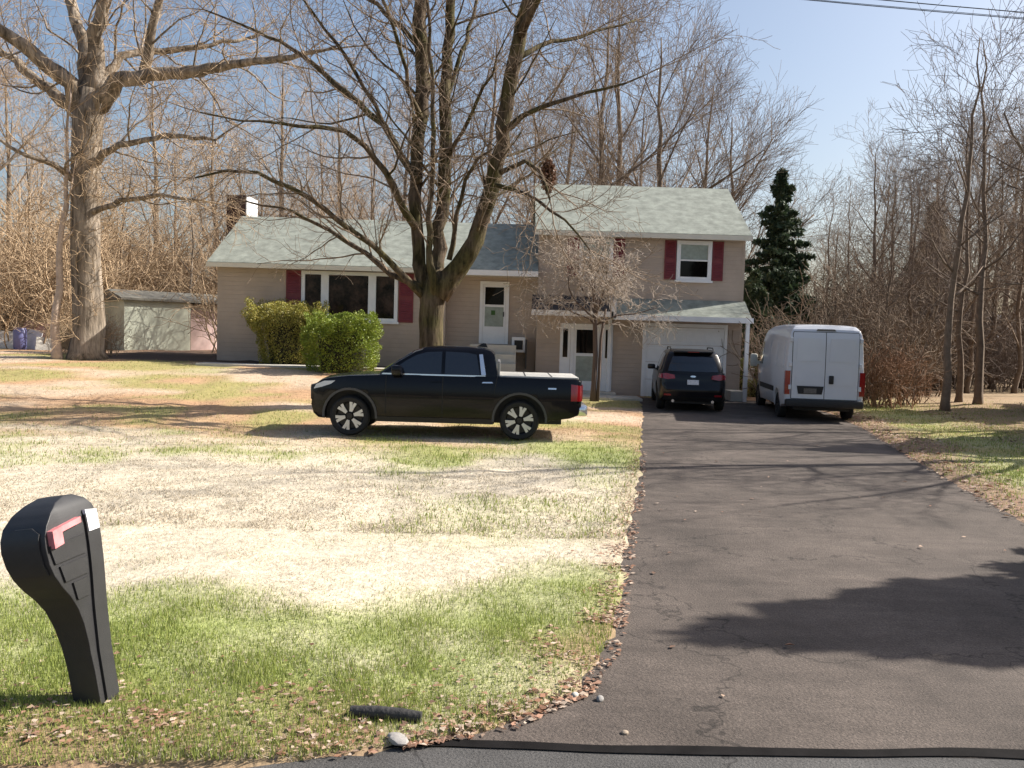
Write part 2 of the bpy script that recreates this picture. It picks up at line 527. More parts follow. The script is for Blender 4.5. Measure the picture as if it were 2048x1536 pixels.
# asphalt: weathered grey-brown with aggregate speckle and faint long stains
def asphalt(name, col, speck, bump):
    m = mat(name, col, 0.88, spec=0.35)
    nt = m.node_tree; b = nt.nodes['Principled BSDF']
    tc = nt.nodes.new('ShaderNodeTexCoord')
    def noise(scale, detail=4, vec=None):
        n = nt.nodes.new('ShaderNodeTexNoise'); n.inputs['Scale'].default_value = scale
        n.inputs['Detail'].default_value = detail; n.inputs['Roughness'].default_value = 0.7
        nt.links.new(vec if vec else tc.outputs['Object'], n.inputs['Vector']); return n
    def rng(node, a, b_, c_, d_):
        r_ = nt.nodes.new('ShaderNodeMapRange'); r_.inputs['From Min'].default_value = a; r_.inputs['From Max'].default_value = b_
        r_.inputs['To Min'].default_value = c_; r_.inputs['To Max'].default_value = d_
        nt.links.new(node.outputs['Fac'], r_.inputs['Value']); return r_.outputs['Result']
    fine = rng(noise(75, 3), 0.3, 0.75, 1 - speck, 1 + speck)
    big = rng(noise(0.8, 5), 0.3, 0.7, 0.62, 1.40)
    mp = nt.nodes.new('ShaderNodeMapping'); mp.inputs['Scale'].default_value = (0.6, 3.0, 1)
    nt.links.new(tc.outputs['Object'], mp.inputs['Vector'])
    streak = rng(noise(1.5, 5, mp.outputs['Vector']), 0.3, 0.7, 0.85, 1.18)
    x = nt.nodes.new('ShaderNodeMath'); x.operation = 'MULTIPLY'; nt.links.new(fine, x.inputs[0]); nt.links.new(big, x.inputs[1])
    x2 = nt.nodes.new('ShaderNodeMath'); x2.operation = 'MULTIPLY'; nt.links.new(x.outputs[0], x2.inputs[0]); nt.links.new(streak, x2.inputs[1])
    # wandering cracks and darker oil blotches
    nd = noise(1.1, 4); mv = nt.nodes.new('ShaderNodeVectorMath'); mv.operation = 'SCALE'; mv.inputs['Scale'].default_value = 1.3
    nt.links.new(nd.outputs['Color'], mv.inputs[0])
    ad = nt.nodes.new('ShaderNodeVectorMath'); ad.operation = 'ADD'
    nt.links.new(tc.outputs['Object'], ad.inputs[0]); nt.links.new(mv.outputs['Vector'], ad.inputs[1])
    vo = nt.nodes.new('ShaderNodeTexVoronoi'); vo.feature = 'DISTANCE_TO_EDGE'; vo.inputs['Scale'].default_value = 0.42
    nt.links.new(ad.outputs['Vector'], vo.inputs['Vector'])
    ck = nt.nodes.new('ShaderNodeMapRange'); ck.inputs['From Min'].default_value = 0.0; ck.inputs['From Max'].default_value = 0.009
    ck.inputs['To Min'].default_value = 0.42; ck.inputs['To Max'].default_value = 1.0
    nt.links.new(vo.outputs['Distance'], ck.inputs['Value'])
    oil = rng(noise(0.55, 3), 0.60, 0.72, 1.0, 0.68)
    x3 = nt.nodes.new('ShaderNodeMath'); x3.operation = 'MULTIPLY'; nt.links.new(x2.outputs[0], x3.inputs[0]); nt.links.new(ck.outputs['Result'], x3.inputs[1])
    x4 = nt.nodes.new('ShaderNodeMath'); x4.operation = 'MULTIPLY'; nt.links.new(x3.outputs[0], x4.inputs[0]); nt.links.new(oil, x4.inputs[1])
    sc = nt.nodes.new('ShaderNodeVectorMath'); sc.operation = 'SCALE'; sc.inputs[0].default_value = col
    nt.links.new(x4.outputs[0], sc.inputs['Scale']); nt.links.new(sc.outputs['Vector'], b.inputs['Base Color'])
    bp = nt.nodes.new('ShaderNodeBump'); bp.inputs['Strength'].default_value = bump; bp.inputs['Distance'].default_value = 0.012
    nb = noise(55, 4)
    nt.links.new(nb.outputs['Fac'], bp.inputs['Height']); nt.links.new(bp.outputs['Normal'], b.inputs['Normal'])
    return m
M['drive'] = asphalt('driveway_asphalt', (0.092, 0.074, 0.063), 0.5, 0.9)
M['road'] = asphalt('road_asphalt', (0.075, 0.072, 0.070), 0.5, 0.9)
M['tar'] = mat('tar_seam', (0.010, 0.009, 0.009), 0.85, spec=0.08, var=0.4, vscale=6)

ys = make_axis([(ROAD_Y + 0.03, 9, 0.12), (9, 29.6, 0.3)] ); ys = np.append(ys, 29.6)
NXD = 30
rows = []
for y in ys:
    a, b = float(left_edge(y)), float(right_edge(y))
    if y < 4.9: b = min(b, 9.0 + (4.9 - y) * 4)
    a += (float(vnoise(np.array(y), np.array(3.3), 0.35, 21)) - 0.5) * 0.14
    xs = np.linspace(a, b, NXD)
    rows.append(np.stack([xs, np.full(NXD, y), base_h(xs, np.full(NXD, y)) + 0.004 + (vnoise(xs, np.full(NXD, y), 1.7, 22) - .5) * 0.012], 1))
V = np.concatenate(rows)
I = np.arange(len(V)).reshape(len(ys), NXD)
F = np.stack([I[:-1, :-1].ravel(), I[:-1, 1:].ravel(), I[1:, 1:].ravel(), I[1:, :-1].ravel()], 1)
driveway = tag(obj('driveway', smooth(fast_mesh('driveway', V, F), None), M['drive']), kind='structure')
xs = np.linspace(-60, 60, 241)
V = np.concatenate([np.stack([xs, np.full(241, -5.0), np.full(241, -0.01)], 1), np.stack([xs, road_edge(xs), np.full(241, 0.0)], 1)])
F = np.stack([np.arange(240), np.arange(1, 241), np.arange(242, 482), np.arange(241, 481)], 1)
road = tag(obj('road', fast_mesh('road', V, F), M['road']), kind='structure')
xs2 = np.linspace(-0.7, 9.5, 120)
wd = 0.03 + 0.055 * vnoise(xs2, xs2 * 0 + 2.2, 0.5, 24)
V = np.concatenate([np.stack([xs2, road_edge(xs2) - wd * .4, np.full(120, 0.0085)], 1), np.stack([xs2, road_edge(xs2) + wd, np.full(120, 0.0125)], 1)])
F = np.stack([np.arange(119), np.arange(1, 120), np.arange(121, 240), np.arange(120, 239)], 1)
seam = tag(obj('tar_seam', fast_mesh('tar_seam', V, F), M['tar']), kind='structure')

def slab_walk(name, x0, x1, y0, y1, n=24):
    mb = MB()
    for i in range(n):
        a, b = x0 + (x1 - x0) * i / n, x0 + (x1 - x0) * (i + 1) / n - 0.012
        z = float(base_h((a + b) / 2, (y0 + y1) / 2))
        mb.box(a, b, y0, y1, z - 0.15, z + 0.075)
    return tag(mb.done(name, M['concrete']), kind='structure')
slab_walk('front_walk', -9.9, -0.6, 27.3, 28.2, 10)
slab_walk('entry_walk', 0.9, 4.2, 27.9, 29.3, 3)

# ------------------------------------------------------------------ grass blades and dead leaves
def blades(name, n, sampler, hmin, hmax, wid, label, seed, reach=None):
    rng = np.random.default_rng(seed)
    x, y = sampler(rng, n)
    keep = (in_drive(x, y) < -0.0) & (y > 3.95)
    keep &= ~((np.abs(y - 27.75) < 0.6) & (x > -10) & (x < -0.5))
    gr, li, ta = lawn_mix(x, y)
    keep &= rng.random(n) > li * 0.6
    keep &= rng.random(n) > shade_mask(x, y) * 0.97
    x, y, gr, li, ta = x[keep], y[keep], gr[keep], li[keep], ta[keep]
    n = len(x)
    z = lawn_h(x, y) - 0.006
    is_g = rng.random(n) < gr * 0.92
    h = hmin + (hmax - hmin) * rng.random(n) ** 1.6
    h = h * np.where(is_g, 1.1, 0.6) * (0.6 + 0.8 * vnoise(x, y, 0.3, 31))
    w = wid * (0.7 + 0.6 * rng.random(n))
    a = rng.random(n) * 2 * np.pi
    lean = np.where(is_g, 0.35, 0.95) * (0.3 + rng.random(n))
    b = rng.random(n) * 2 * np.pi
    ux, uy = np.cos(a) * w / 2, np.sin(a) * w / 2
    tip = np.stack([x + np.cos(b) * lean * h, y + np.sin(b) * lean * h, z + h * np.maximum(0.25, 1 - 0.35 * lean)], 1)
    p0 = np.stack([x - ux, y - uy, z], 1); p1 = np.stack([x + ux, y + uy, z], 1)
    V = np.stack([p0, p1, tip], 1).reshape(-1, 3)
    F = np.arange(3 * n).reshape(n, 3)
    me = fast_mesh(name, V, F)
    k = rng.random((n, 1))
    cg = C_GREEN[None] * (0.62 + 0.7 * k) * np.array((1.0, 1.0, 1.0)) + (rng.random((n, 1)) < 0.25) * np.array((0.10, 0.08, 0.03))
    cs = C_STRAW[None] * (0.62 + 0.55 * k); ct = C_TAN[None] * (0.6 + 0.6 * k)
    cs = np.where((rng.random(n) < ta)[:, None], ct, cs)
    c = np.where(is_g[:, None], cg, cs)
    c = np.repeat(c, 3, 0)
    ca = me.color_attributes.new('Col', 'FLOAT_COLOR', 'POINT')
    ca.data.foreach_set('color', np.concatenate([c, np.ones((len(c), 1))], 1).astype(np.float32).ravel())
    return tag(obj(name, me, M['grass']), label, 'grass', kind='stuff')

def samp_fan(y0, y1, power, xr=None):
    def f(rng, n):
        u = rng.random(n)
        y = 1 / ((1 / y0) * (1 - u) + (1 / y1) * u) if power else y0 + (y1 - y0) * u
        if xr: x = xr[0] + (xr[1] - xr[0]) * rng.random(n)
        else: x = (rng.random(n) * 1.3 - 0.66) * y
        return x, y
    return f
blades('grass', 330000, samp_fan(4.0, 9.5, True), 0.02, 0.06, 0.0065, 'short patchy green and straw-coloured lawn grass by the road', 41)
blades('grass', 190000, samp_fan(9.0, 31, True), 0.035, 0.08, 0.014, 'thin dry lawn grass around the pickup and house', 42)
blades('grass', 40000, lambda r, n: (7.5 + 9 * r.random(n), 13 + 16 * r.random(n)), 0.03, 0.09, 0.014, 'yellow green grass strip beside the far driveway edge', 43)

def scatter_leaves(name, n, sampler, size, label, seed, on_drive=False):
    rng = np.random.default_rng(seed)
    x, y = sampler(rng, n)
    n = len(x)
    if not on_drive:
        _, li, _ = lawn_mix(x, y)
        keep = (rng.random(n) < 0.04 + 0.96 * li) & (in_drive(x, y) < 0.12)
        x, y = x[keep], y[keep]
    n = len(x)
    z = np.where(in_drive(x, y) > 0.0, base_h(x, y) + 0.014, lawn_h(x, y) + 0.012)
    s = size * (0.5 + rng.random(n))
    a = rng.random(n) * 2 * np.pi
    tx, ty = (rng.random(n) - .5) * 0.9, (rng.random(n) - .5) * 0.9
    V = []
    for k, (r, da) in enumerate(((1.0, 0), (0.62, 1.2), (0.9, 2.9), (0.6, 4.6))):
        dx, dy = np.cos(a + da) * s * r / 2, np.sin(a + da) * s * r / 2
        dz = np.abs(dx * tx + dy * ty) + (0.25 * s if k % 2 else 0) * rng.random(n)
        V.append(np.stack([x + dx, y + dy, z + dz], 1))
    V = np.stack(V, 1).reshape(-1, 3)
    me = fast_mesh(name, V, np.arange(4 * n).reshape(n, 4))
    pal = np.array([(0.24, 0.12, 0.07), (0.32, 0.18, 0.12), (0.40, 0.28, 0.20), (0.15, 0.085, 0.055), (0.46, 0.36, 0.28)])
    c = np.repeat(pal[rng.integers(0, 5, n)] * (0.7 + 0.6 * rng.random((n, 1))), 4, 0)
    ca = me.color_attributes.new('Col', 'FLOAT_COLOR', 'POINT')
    ca.data.foreach_set('color', np.concatenate([c, np.ones((len(c), 1))], 1).astype(np.float32).ravel())
    return tag(obj(name, me, M['litter']), label, 'leaves', kind='stuff')

def edge_samp(rng, n):
    y = 4.3 + 12 * rng.random(n) ** 1.7
    x = left_edge(y) + rng.normal(-0.10, 1, n) * np.where(y < 6.3, 0.30, 0.13)
    k = vnoise(x, y, 0.28, 61) > 0.42
    return x[k], y[k]
scatter_leaves('dead_leaves', 8500, edge_samp, 0.042, 'reddish brown dead leaves along the driveway edge', 51)
scatter_leaves('dead_leaves', 8000, lambda r, n: ((r.random(n) * 1.3 - .66) * 5.5 - 1, 4.2 + 1.5 * r.random(n)), 0.036, 'brown dead leaves in the grass beside the road', 52)
scatter_leaves('dead_leaves', 9000, lambda r, n: (6 + 7 * r.random(n), 9 + 18 * r.random(n)), 0.08, 'brown dead leaves beside the far driveway edge', 53)
scatter_leaves('dead_leaves', 90, lambda r, n: ((0.6 + 7 * r.random(n) ** 1.3), 4.8 + 14 * r.random(n)), 0.055, 'few dead leaves scattered over the asphalt', 54, True)

# ------------------------------------------------------------------ house
house = thing('house', 'greige split-level house with pale shingle roofs, burgundy shutters and white garage door', 'house', (0, 30, 0))
HY = 30.0

def hpart(mb, name, m, parent=None, sm=None):
    """mesh given in world coordinates, stored relative to the house origin"""
    mb.bm.transform(Matrix.Translation((0, -HY, 0)))
    return mb.done(name, m, parent or house, sm)

def gable_wall(name, x0, x1, y0, y1, z0, ze, zr):
    ym = (y0 + y1) / 2
    mb = MB()
    mb.prism([(x0, y0, z0), (x0, y1, z0), (x0, y1, ze), (x0, ym, zr), (x0, y0, ze)], (x1 - x0, 0, 0))
    return hpart(mb, name, M['siding'])

def gable_roof(name, x0, x1, y0, y1, ze, zr, over, rake, th, m):
    ym = (y0 + y1) / 2
    sl = (zr - ze) / (ym - y0)
    mb = MB()
    fz = ze - sl * over
    # front and back slopes as one folded slab, resting 5 mm above the wall tops
    pts = [(x0 - rake, y0 - over, fz + 0.005), (x0 - rake, ym, zr + 0.005), (x0 - rake, y1 + over, fz + 0.005),
           (x0 - rake, y1 + over, fz + th), (x0 - rake, ym, zr + th + 0.02), (x0 - rake, y0 - over, fz + th)]
    mb.prism(pts, (x1 - x0 + 2 * rake, 0, 0))
    return hpart(mb, name, m)

# left wing
LX0, LX1 = -10.15, -2.35
gable_wall('wall', LX0, LX1, 30.0, 36.6, 0.3, 4.30, 6.05)
r1 = gable_roof('roof', LX0, 0.55, 30.0, 36.6, 4.30, 6.05, 0.42, 0.22, 0.14, M['roof'])
hpart(MB().box(LX0 - 0.23, LX1 + 0.1, 29.50, 29.574, 4.045, 4.19), 'gutter', M['cream'], r1)
hpart(MB().box(LX0 - 0.22, LX0 - 0.01, 29.9, 36.7, 0.31, 0.5), 'foundation', M['foundation'])
hpart(MB().box(LX1 + 0.103, 0.77, 29.49, 29.574, 4.02, 4.20), 'fascia', M['white'], r1)
# two-storey wing
TX0, TX1 = 0.78, 7.79
gable_wall('wall', TX0, TX1, 30.0, 36.8, -0.2, 5.68, 7.62)
r2 = gable_roof('roof', TX0, TX1, 30.0, 36.8, 5.68, 7.62, 0.32, 0.14, 0.13, M['roof'])
hpart(MB().box(TX0 - 0.15, TX1 + 0.15, 29.60, 29.672, 5.44, 5.60), 'gutter', M['cream'], r2)
hpart(MB().box(TX1 - 0.09, TX1 + 0.012, 29.985, 30.09, 0.05, 5.45), 'corner_board', M['siding'])
# connector with flat roof
mb = MB(); mb.prism([(LX1 + 0.003, 30.55, 0.2), (LX1 + 0.003, 36.6, 0.2), (LX1 + 0.003, 36.6, 4.30), (LX1 + 0.003, 33.3, 6.05), (LX1 + 0.003, 30.55, 4.59)], (TX0 - LX1 - 0.006, 0, 0))
hpart(mb, 'wall', M['siding'])
hpart(MB().box(LX1 + 0.02, TX0 - 0.006, 29.60, 30.545, 4.03, 4.055), 'soffit', M['cream'], r1)

def pent(name, x0, x1, yf, zt, zf, m):
    mb = MB()
    mb.prism([(x0, 29.995, zt), (x0, yf, zf), (x0, yf, zf - 0.09), (x0, 29.995, zf - 0.09)], (x1 - x0, 0, 0))
    r = hpart(mb, name, m)
    hpart(MB().box(x0 - 0.03, x1 + 0.03, yf - 0.07, yf - 0.004, zf - 0.14, zf + 0.035), 'fascia', M['white'], r)
    hpart(MB().box(x0 + 0.01, x1 - 0.01, yf + 0.002, 29.99, zf - 0.125, zf - 0.095), 'soffit', M['white'], r)
    return r
pent('pent_roof', 3.32, 7.86, 28.95, 3.42, 2.80, M['roof'])
pent('entry_roof', 0.60, 3.24, 28.95, 3.45, 2.88, M['roof_shaded'])
hpart(MB().box(7.67, 7.79, 28.95, 29.07, 0.0, 2.66), 'porch_post', M['white'])
hpart(MB().box(3.22, 3.34, 29.86, 29.99, 0.2, 3.72, 0.01).box(3.20, 3.36, 28.88, 28.99, 2.7, 3.30), 'downspout', M['white'])
hpart(MB().box(7.30, 7.788, 29.1, 29.99, 0.05, 0.4), 'side_curb', M['concrete'])

def window(x0, x1, z0, z1, y, mull=(), rails=(), fw=0.09, glass='glass', panes=None):
    mb = MB()
    f0, f1 = y - 0.075, y + 0.01
    mb.box(x0, x0 + fw, f0, f1, z0, z1).box(x1 - fw, x1, f0, f1, z0, z1)
    mb.box(x0 + fw, x1 - fw, f0 + 0.003, f1, z1 - fw, z1).box(x0 + fw, x1 - fw, f0 + 0.003, f1, z0, z0 + fw)
    for mx, mw in mull:
        mb.box(mx - mw / 2, mx + mw / 2, f0 + 0.006, f1, z0 + fw, z1 - fw)
    for rz in rails:
        mb.box(x0 + fw, x1 - fw, f0 + 0.02, f1, rz - 0.025, rz + 0.025)
    w = hpart(mb, 'window', M['white'])
    hpart(MB().box(x0 - 0.05, x1 + 0.05, f0 - 0.04, f0 - 0.003, z0 - 0.06, z0 + 0.015), 'sill', M['white'], w)
    xe = [x0 + fw] + [v for mx, mw in mull for v in (mx - mw / 2, mx + mw / 2)] + [x1 - fw]
    ze = [z0 + fw] + [v for rz in rails for v in (rz - 0.025, rz + 0.025)] + [z1 - fw]
    k = 0
    for i in range(0, len(xe), 2):
        for j in range(0, len(ze), 2):
            hpart(MB().box(xe[i] + 0.001, xe[i + 1] - 0.001, y - 0.022, y - 0.008, ze[j] + 0.001, ze[j + 1] - 0.001), 'pane',
                  M[(panes[k] if panes else glass)], w)
            k += 1
    return w

def shutter(x0, x1, z0, z1, y):
    mb = MB()
    mb.box(x0, x1, y - 0.03, y + 0.005, z0, z1)
    zc = (z0 + z1) / 2
    for a, b in ((z0, zc), (zc, z1)):
        n = 9
        for i in range(n):
            h = (b - a - 0.14) / n
            zz = a + 0.07 + i * h
            mb.prism([(x0 + 0.06, y - 0.031, zz), (x0 + 0.06, y - 0.05, zz + 0.01), (x0 + 0.06, y - 0.031, zz + h * 0.9)], (x1 - x0 - 0.12, 0, 0))
    mb.box(x0, x0 + 0.05, y - 0.045, y - 0.029, z0, z1).box(x1 - 0.05, x1, y - 0.045, y - 0.029, z0, z1)
    return hpart(mb, 'shutter', M['burgundy'])

# picture window of the left wing
window(-7.27, -3.98, 2.36, 4.03, 30.0, mull=((-6.47, 0.26), (-4.86, 0.26)), fw=0.12, glass='dim_glass')
shutter(-7.80, -7.30, 2.36, 4.03, 30.0)
shutter(-3.95, -3.45, 2.36, 4.03, 30.0)
# upper windows of the two-storey wing
window(5.47, 6.66, 4.07, 5.42, 30.0, rails=(4.76,), fw=0.13, panes=('glass', 'curtain'))
shutter(5.06, 5.45, 4.09, 5.42, 30.0)
shutter(6.68, 7.06, 4.09, 5.42, 30.0)
window(2.16, 3.30, 4.07, 5.42, 30.0, rails=(4.76,), fw=0.13, panes=('glass', 'curtain'))
shutter(1.76, 2.14, 4.09, 5.42, 30.0)
shutter(3.32, 3.70, 4.09, 5.42, 30.0)

# side door of the connector
def door(x0, x1, z0, z1, y, panes, name='door'):
    fw = 0.11
    mb = MB().box(x0, x0 + fw, y - 0.06, y + 0.01, z0, z1).box(x1 - fw, x1, y - 0.06, y + 0.01, z0, z1)
    mb.box(x0 + fw, x1 - fw, y - 0.057, y + 0.01, z1 - fw, z1)
    mb.box(x0 + fw + 0.005, x1 - fw - 0.005, y - 0.03, y + 0.005, z0, z1 - fw - 0.004)
    d = hpart(mb, name, M['white'])
    for (a, b, c, e, g) in panes:
        hpart(MB().box(a, b, y - 0.038, y - 0.029, c, e), 'pane', M[g], d)
    hpart(MB().box(x1 - fw - 0.09, x1 - fw - 0.05, y - 0.075, y - 0.03, z0 + 0.95, z0 + 1.12, 0.008), 'handle', M['dark_metal'], d)
    return d
door(-1.20, -0.19, 1.72, 3.88, 30.55, [(-1.02, -0.37, 3.08, 3.68, 'glass'), (-1.02, -0.37, 2.32, 3.0, 'curtain')])
hpart(MB().box(-0.80, -0.66, 30.498, 30.510, 2.72, 2.88), 'door_wreath', mat('green_paper', (0.05, 0.12, 0.03), 0.8))
hpart(MB().box(-1.45, 0.1, 29.35, 30.54, 0.55, 1.70).box(-1.45, 0.1, 29.05, 29.345, 0.55, 1.40).box(-1.45, 0.1, 28.75, 29.045, 0.55, 1.1), 'stoop', M['concrete'])
# front entry with sidelights
fd = door(1.96, 3.04, 0.22, 2.50, 30.0, [(2.16, 2.84, 1.50, 2.30, 'glass'), (2.16, 2.84, 0.55, 1.40, 'curtain')], 'entry_door')
for a, b in ((1.60, 1.95), (3.05, 3.40)):
    s = hpart(MB().box(a, b, 29.955, 30.01, 0.22, 2.50), 'sidelight', M['white'])
    hpart(MB().box(a + 0.10, b - 0.09, 29.940, 29.953, 1.35, 2.32), 'pane', M['glass'], s)
    hpart(MB().box(a + 0.06, b - 0.06, 29.943, 29.953, 0.36, 1.15), 'panel', M['white'], s)
hpart(MB().box(1.5, 3.5, 29.32, 29.99, -0.1, 0.21), 'door_step', M['concrete'])
# garage door in sections
gd = hpart(MB().box(4.42, 4.54, 29.93, 30.005, 0.06, 2.60).box(7.20, 7.30, 29.93, 30.005, 0.06, 2.60).box(4.54, 7.20, 29.933, 30.005, 2.48, 2.60), 'garage_door', M['white'])
for i in range(4):
    z0 = 0.085 + i * 0.598
    mb = MB().box(4.545, 7.195, 29.965, 30.003, z0, z0 + 0.585)
    for k in range(4):
        a = 4.62 + k * 0.645
        mb.box(a, a + 0.56, 29.952, 29.966, z0 + 0.11, z0 + 0.475, 0.006)
    hpart(mb, 'section', M['white'], gd)
# chimney outside the left gable
ch = hpart(MB().box(-11.25, -10.50, 34.2, 35.6, 0.6, 7.12), 'chimney', M['brick'])
hpart(MB().box(-10.498, -10.46, 34.19, 35.61, 4.6, 7.12), 'parging', M['white'], ch)
hpart(MB().box(0.43, 0.47, 29.9, 30.54, 0.9, 1.9), 'utility_pipe', M['dark_metal'])
hpart(MB().box(-0.05, 0.42, 30.1, 30.54, 1.45, 1.98, 0.02), 'wall_unit', M['white'])
hpart(MB().box(0.04, 0.33, 30.085, 30.102, 1.55, 1.87), 'unit_grille', M['black_plastic'])

# ------------------------------------------------------------------ vehicles (front towards local -X, near side towards -Y)
def wheel(parent, x, y, Rt, wid, Rr, side, spokes=6, bright='alloy', sw=0.098):
    """side = -1 or +1: which way the outer face looks along Y"""
    w = MB().lathe_y([(Rr, -wid / 2 * .9), (Rt - 0.035, -wid / 2), (Rt - 0.008, -wid / 2 + 0.03), (Rt, -wid / 4), (Rt, wid / 4), (Rt - 0.008, wid / 2 - 0.03), (Rt - 0.035, wid / 2), (Rr, wid / 2 * .9)], 40)
    o = w.done('wheel', M['rubber'], parent, 50, loc=(x, y, Rt))
    yo = side * wid * 0.40
    yi = -side * wid * 0.3
    r = MB().lathe_y([(0.0, side * 0.02), (Rr * .86, side * 0.03), (Rr * .94, yo), (Rr + 0.006, yo + side * 0.012), (Rr + 0.006, yi), (0.0, yi)], 40, closed=False)
    r.done('rim', M['dark_alloy'], o, 50)
    for k in range(spokes):
        a0 = 2 * math.pi * (k + 0.25) / spokes
        mb = MB()
        ca, sa = math.cos(a0), math.sin(a0)
        def pt(rr, tt, yy): return (rr * ca - tt * sa, yy, rr * sa + tt * ca)
        y2 = yo + side * 0.004
        mb.prism([pt(Rr * .30, -sw * .22, y2), pt(Rr * .6, -sw * .36, y2), pt(Rr * .96, -sw * .62, y2), pt(Rr * .96, -sw * .12, y2), pt(Rr * .72, 0, y2), pt(Rr * .96, sw * .12, y2), pt(Rr * .96, sw * .62, y2), pt(Rr * .6, sw * .36, y2), pt(Rr * .30, sw * .22, y2)], (0, -side * 0.03, 0))
        mb.done('spoke', M[bright], o)
    MB().lathe_y([(0.0, yo + side * 0.006), (Rr * .2, yo + side * 0.006), (Rr * .24, yo - side * 0.02), (0, yo - side * 0.03)], 16, closed=False).done('hub_cap', M['dark_alloy'], o, 40)
    return o

def side_panel(outline, w, side, eps, ca=(), cb=(), back=0.012):
    return smooth(loft_prism(outline, lambda a, b, t: Vector((a, side * (w(a, b) - back + (back + eps) * t), b)), ca, cb, (0, 1)), 35)

def end_panel(outline, xf, eps, sign, ca=(), cb=(), back=0.02):
    """outline in (y, z); xf(y, z) gives the surface x; sign +1 for the rear end"""
    return smooth(loft_prism(outline, lambda a, b, t: Vector((xf(a, b) + sign * (-back + (back + eps) * t), a, b)), ca, cb, (0, 1)), 35)

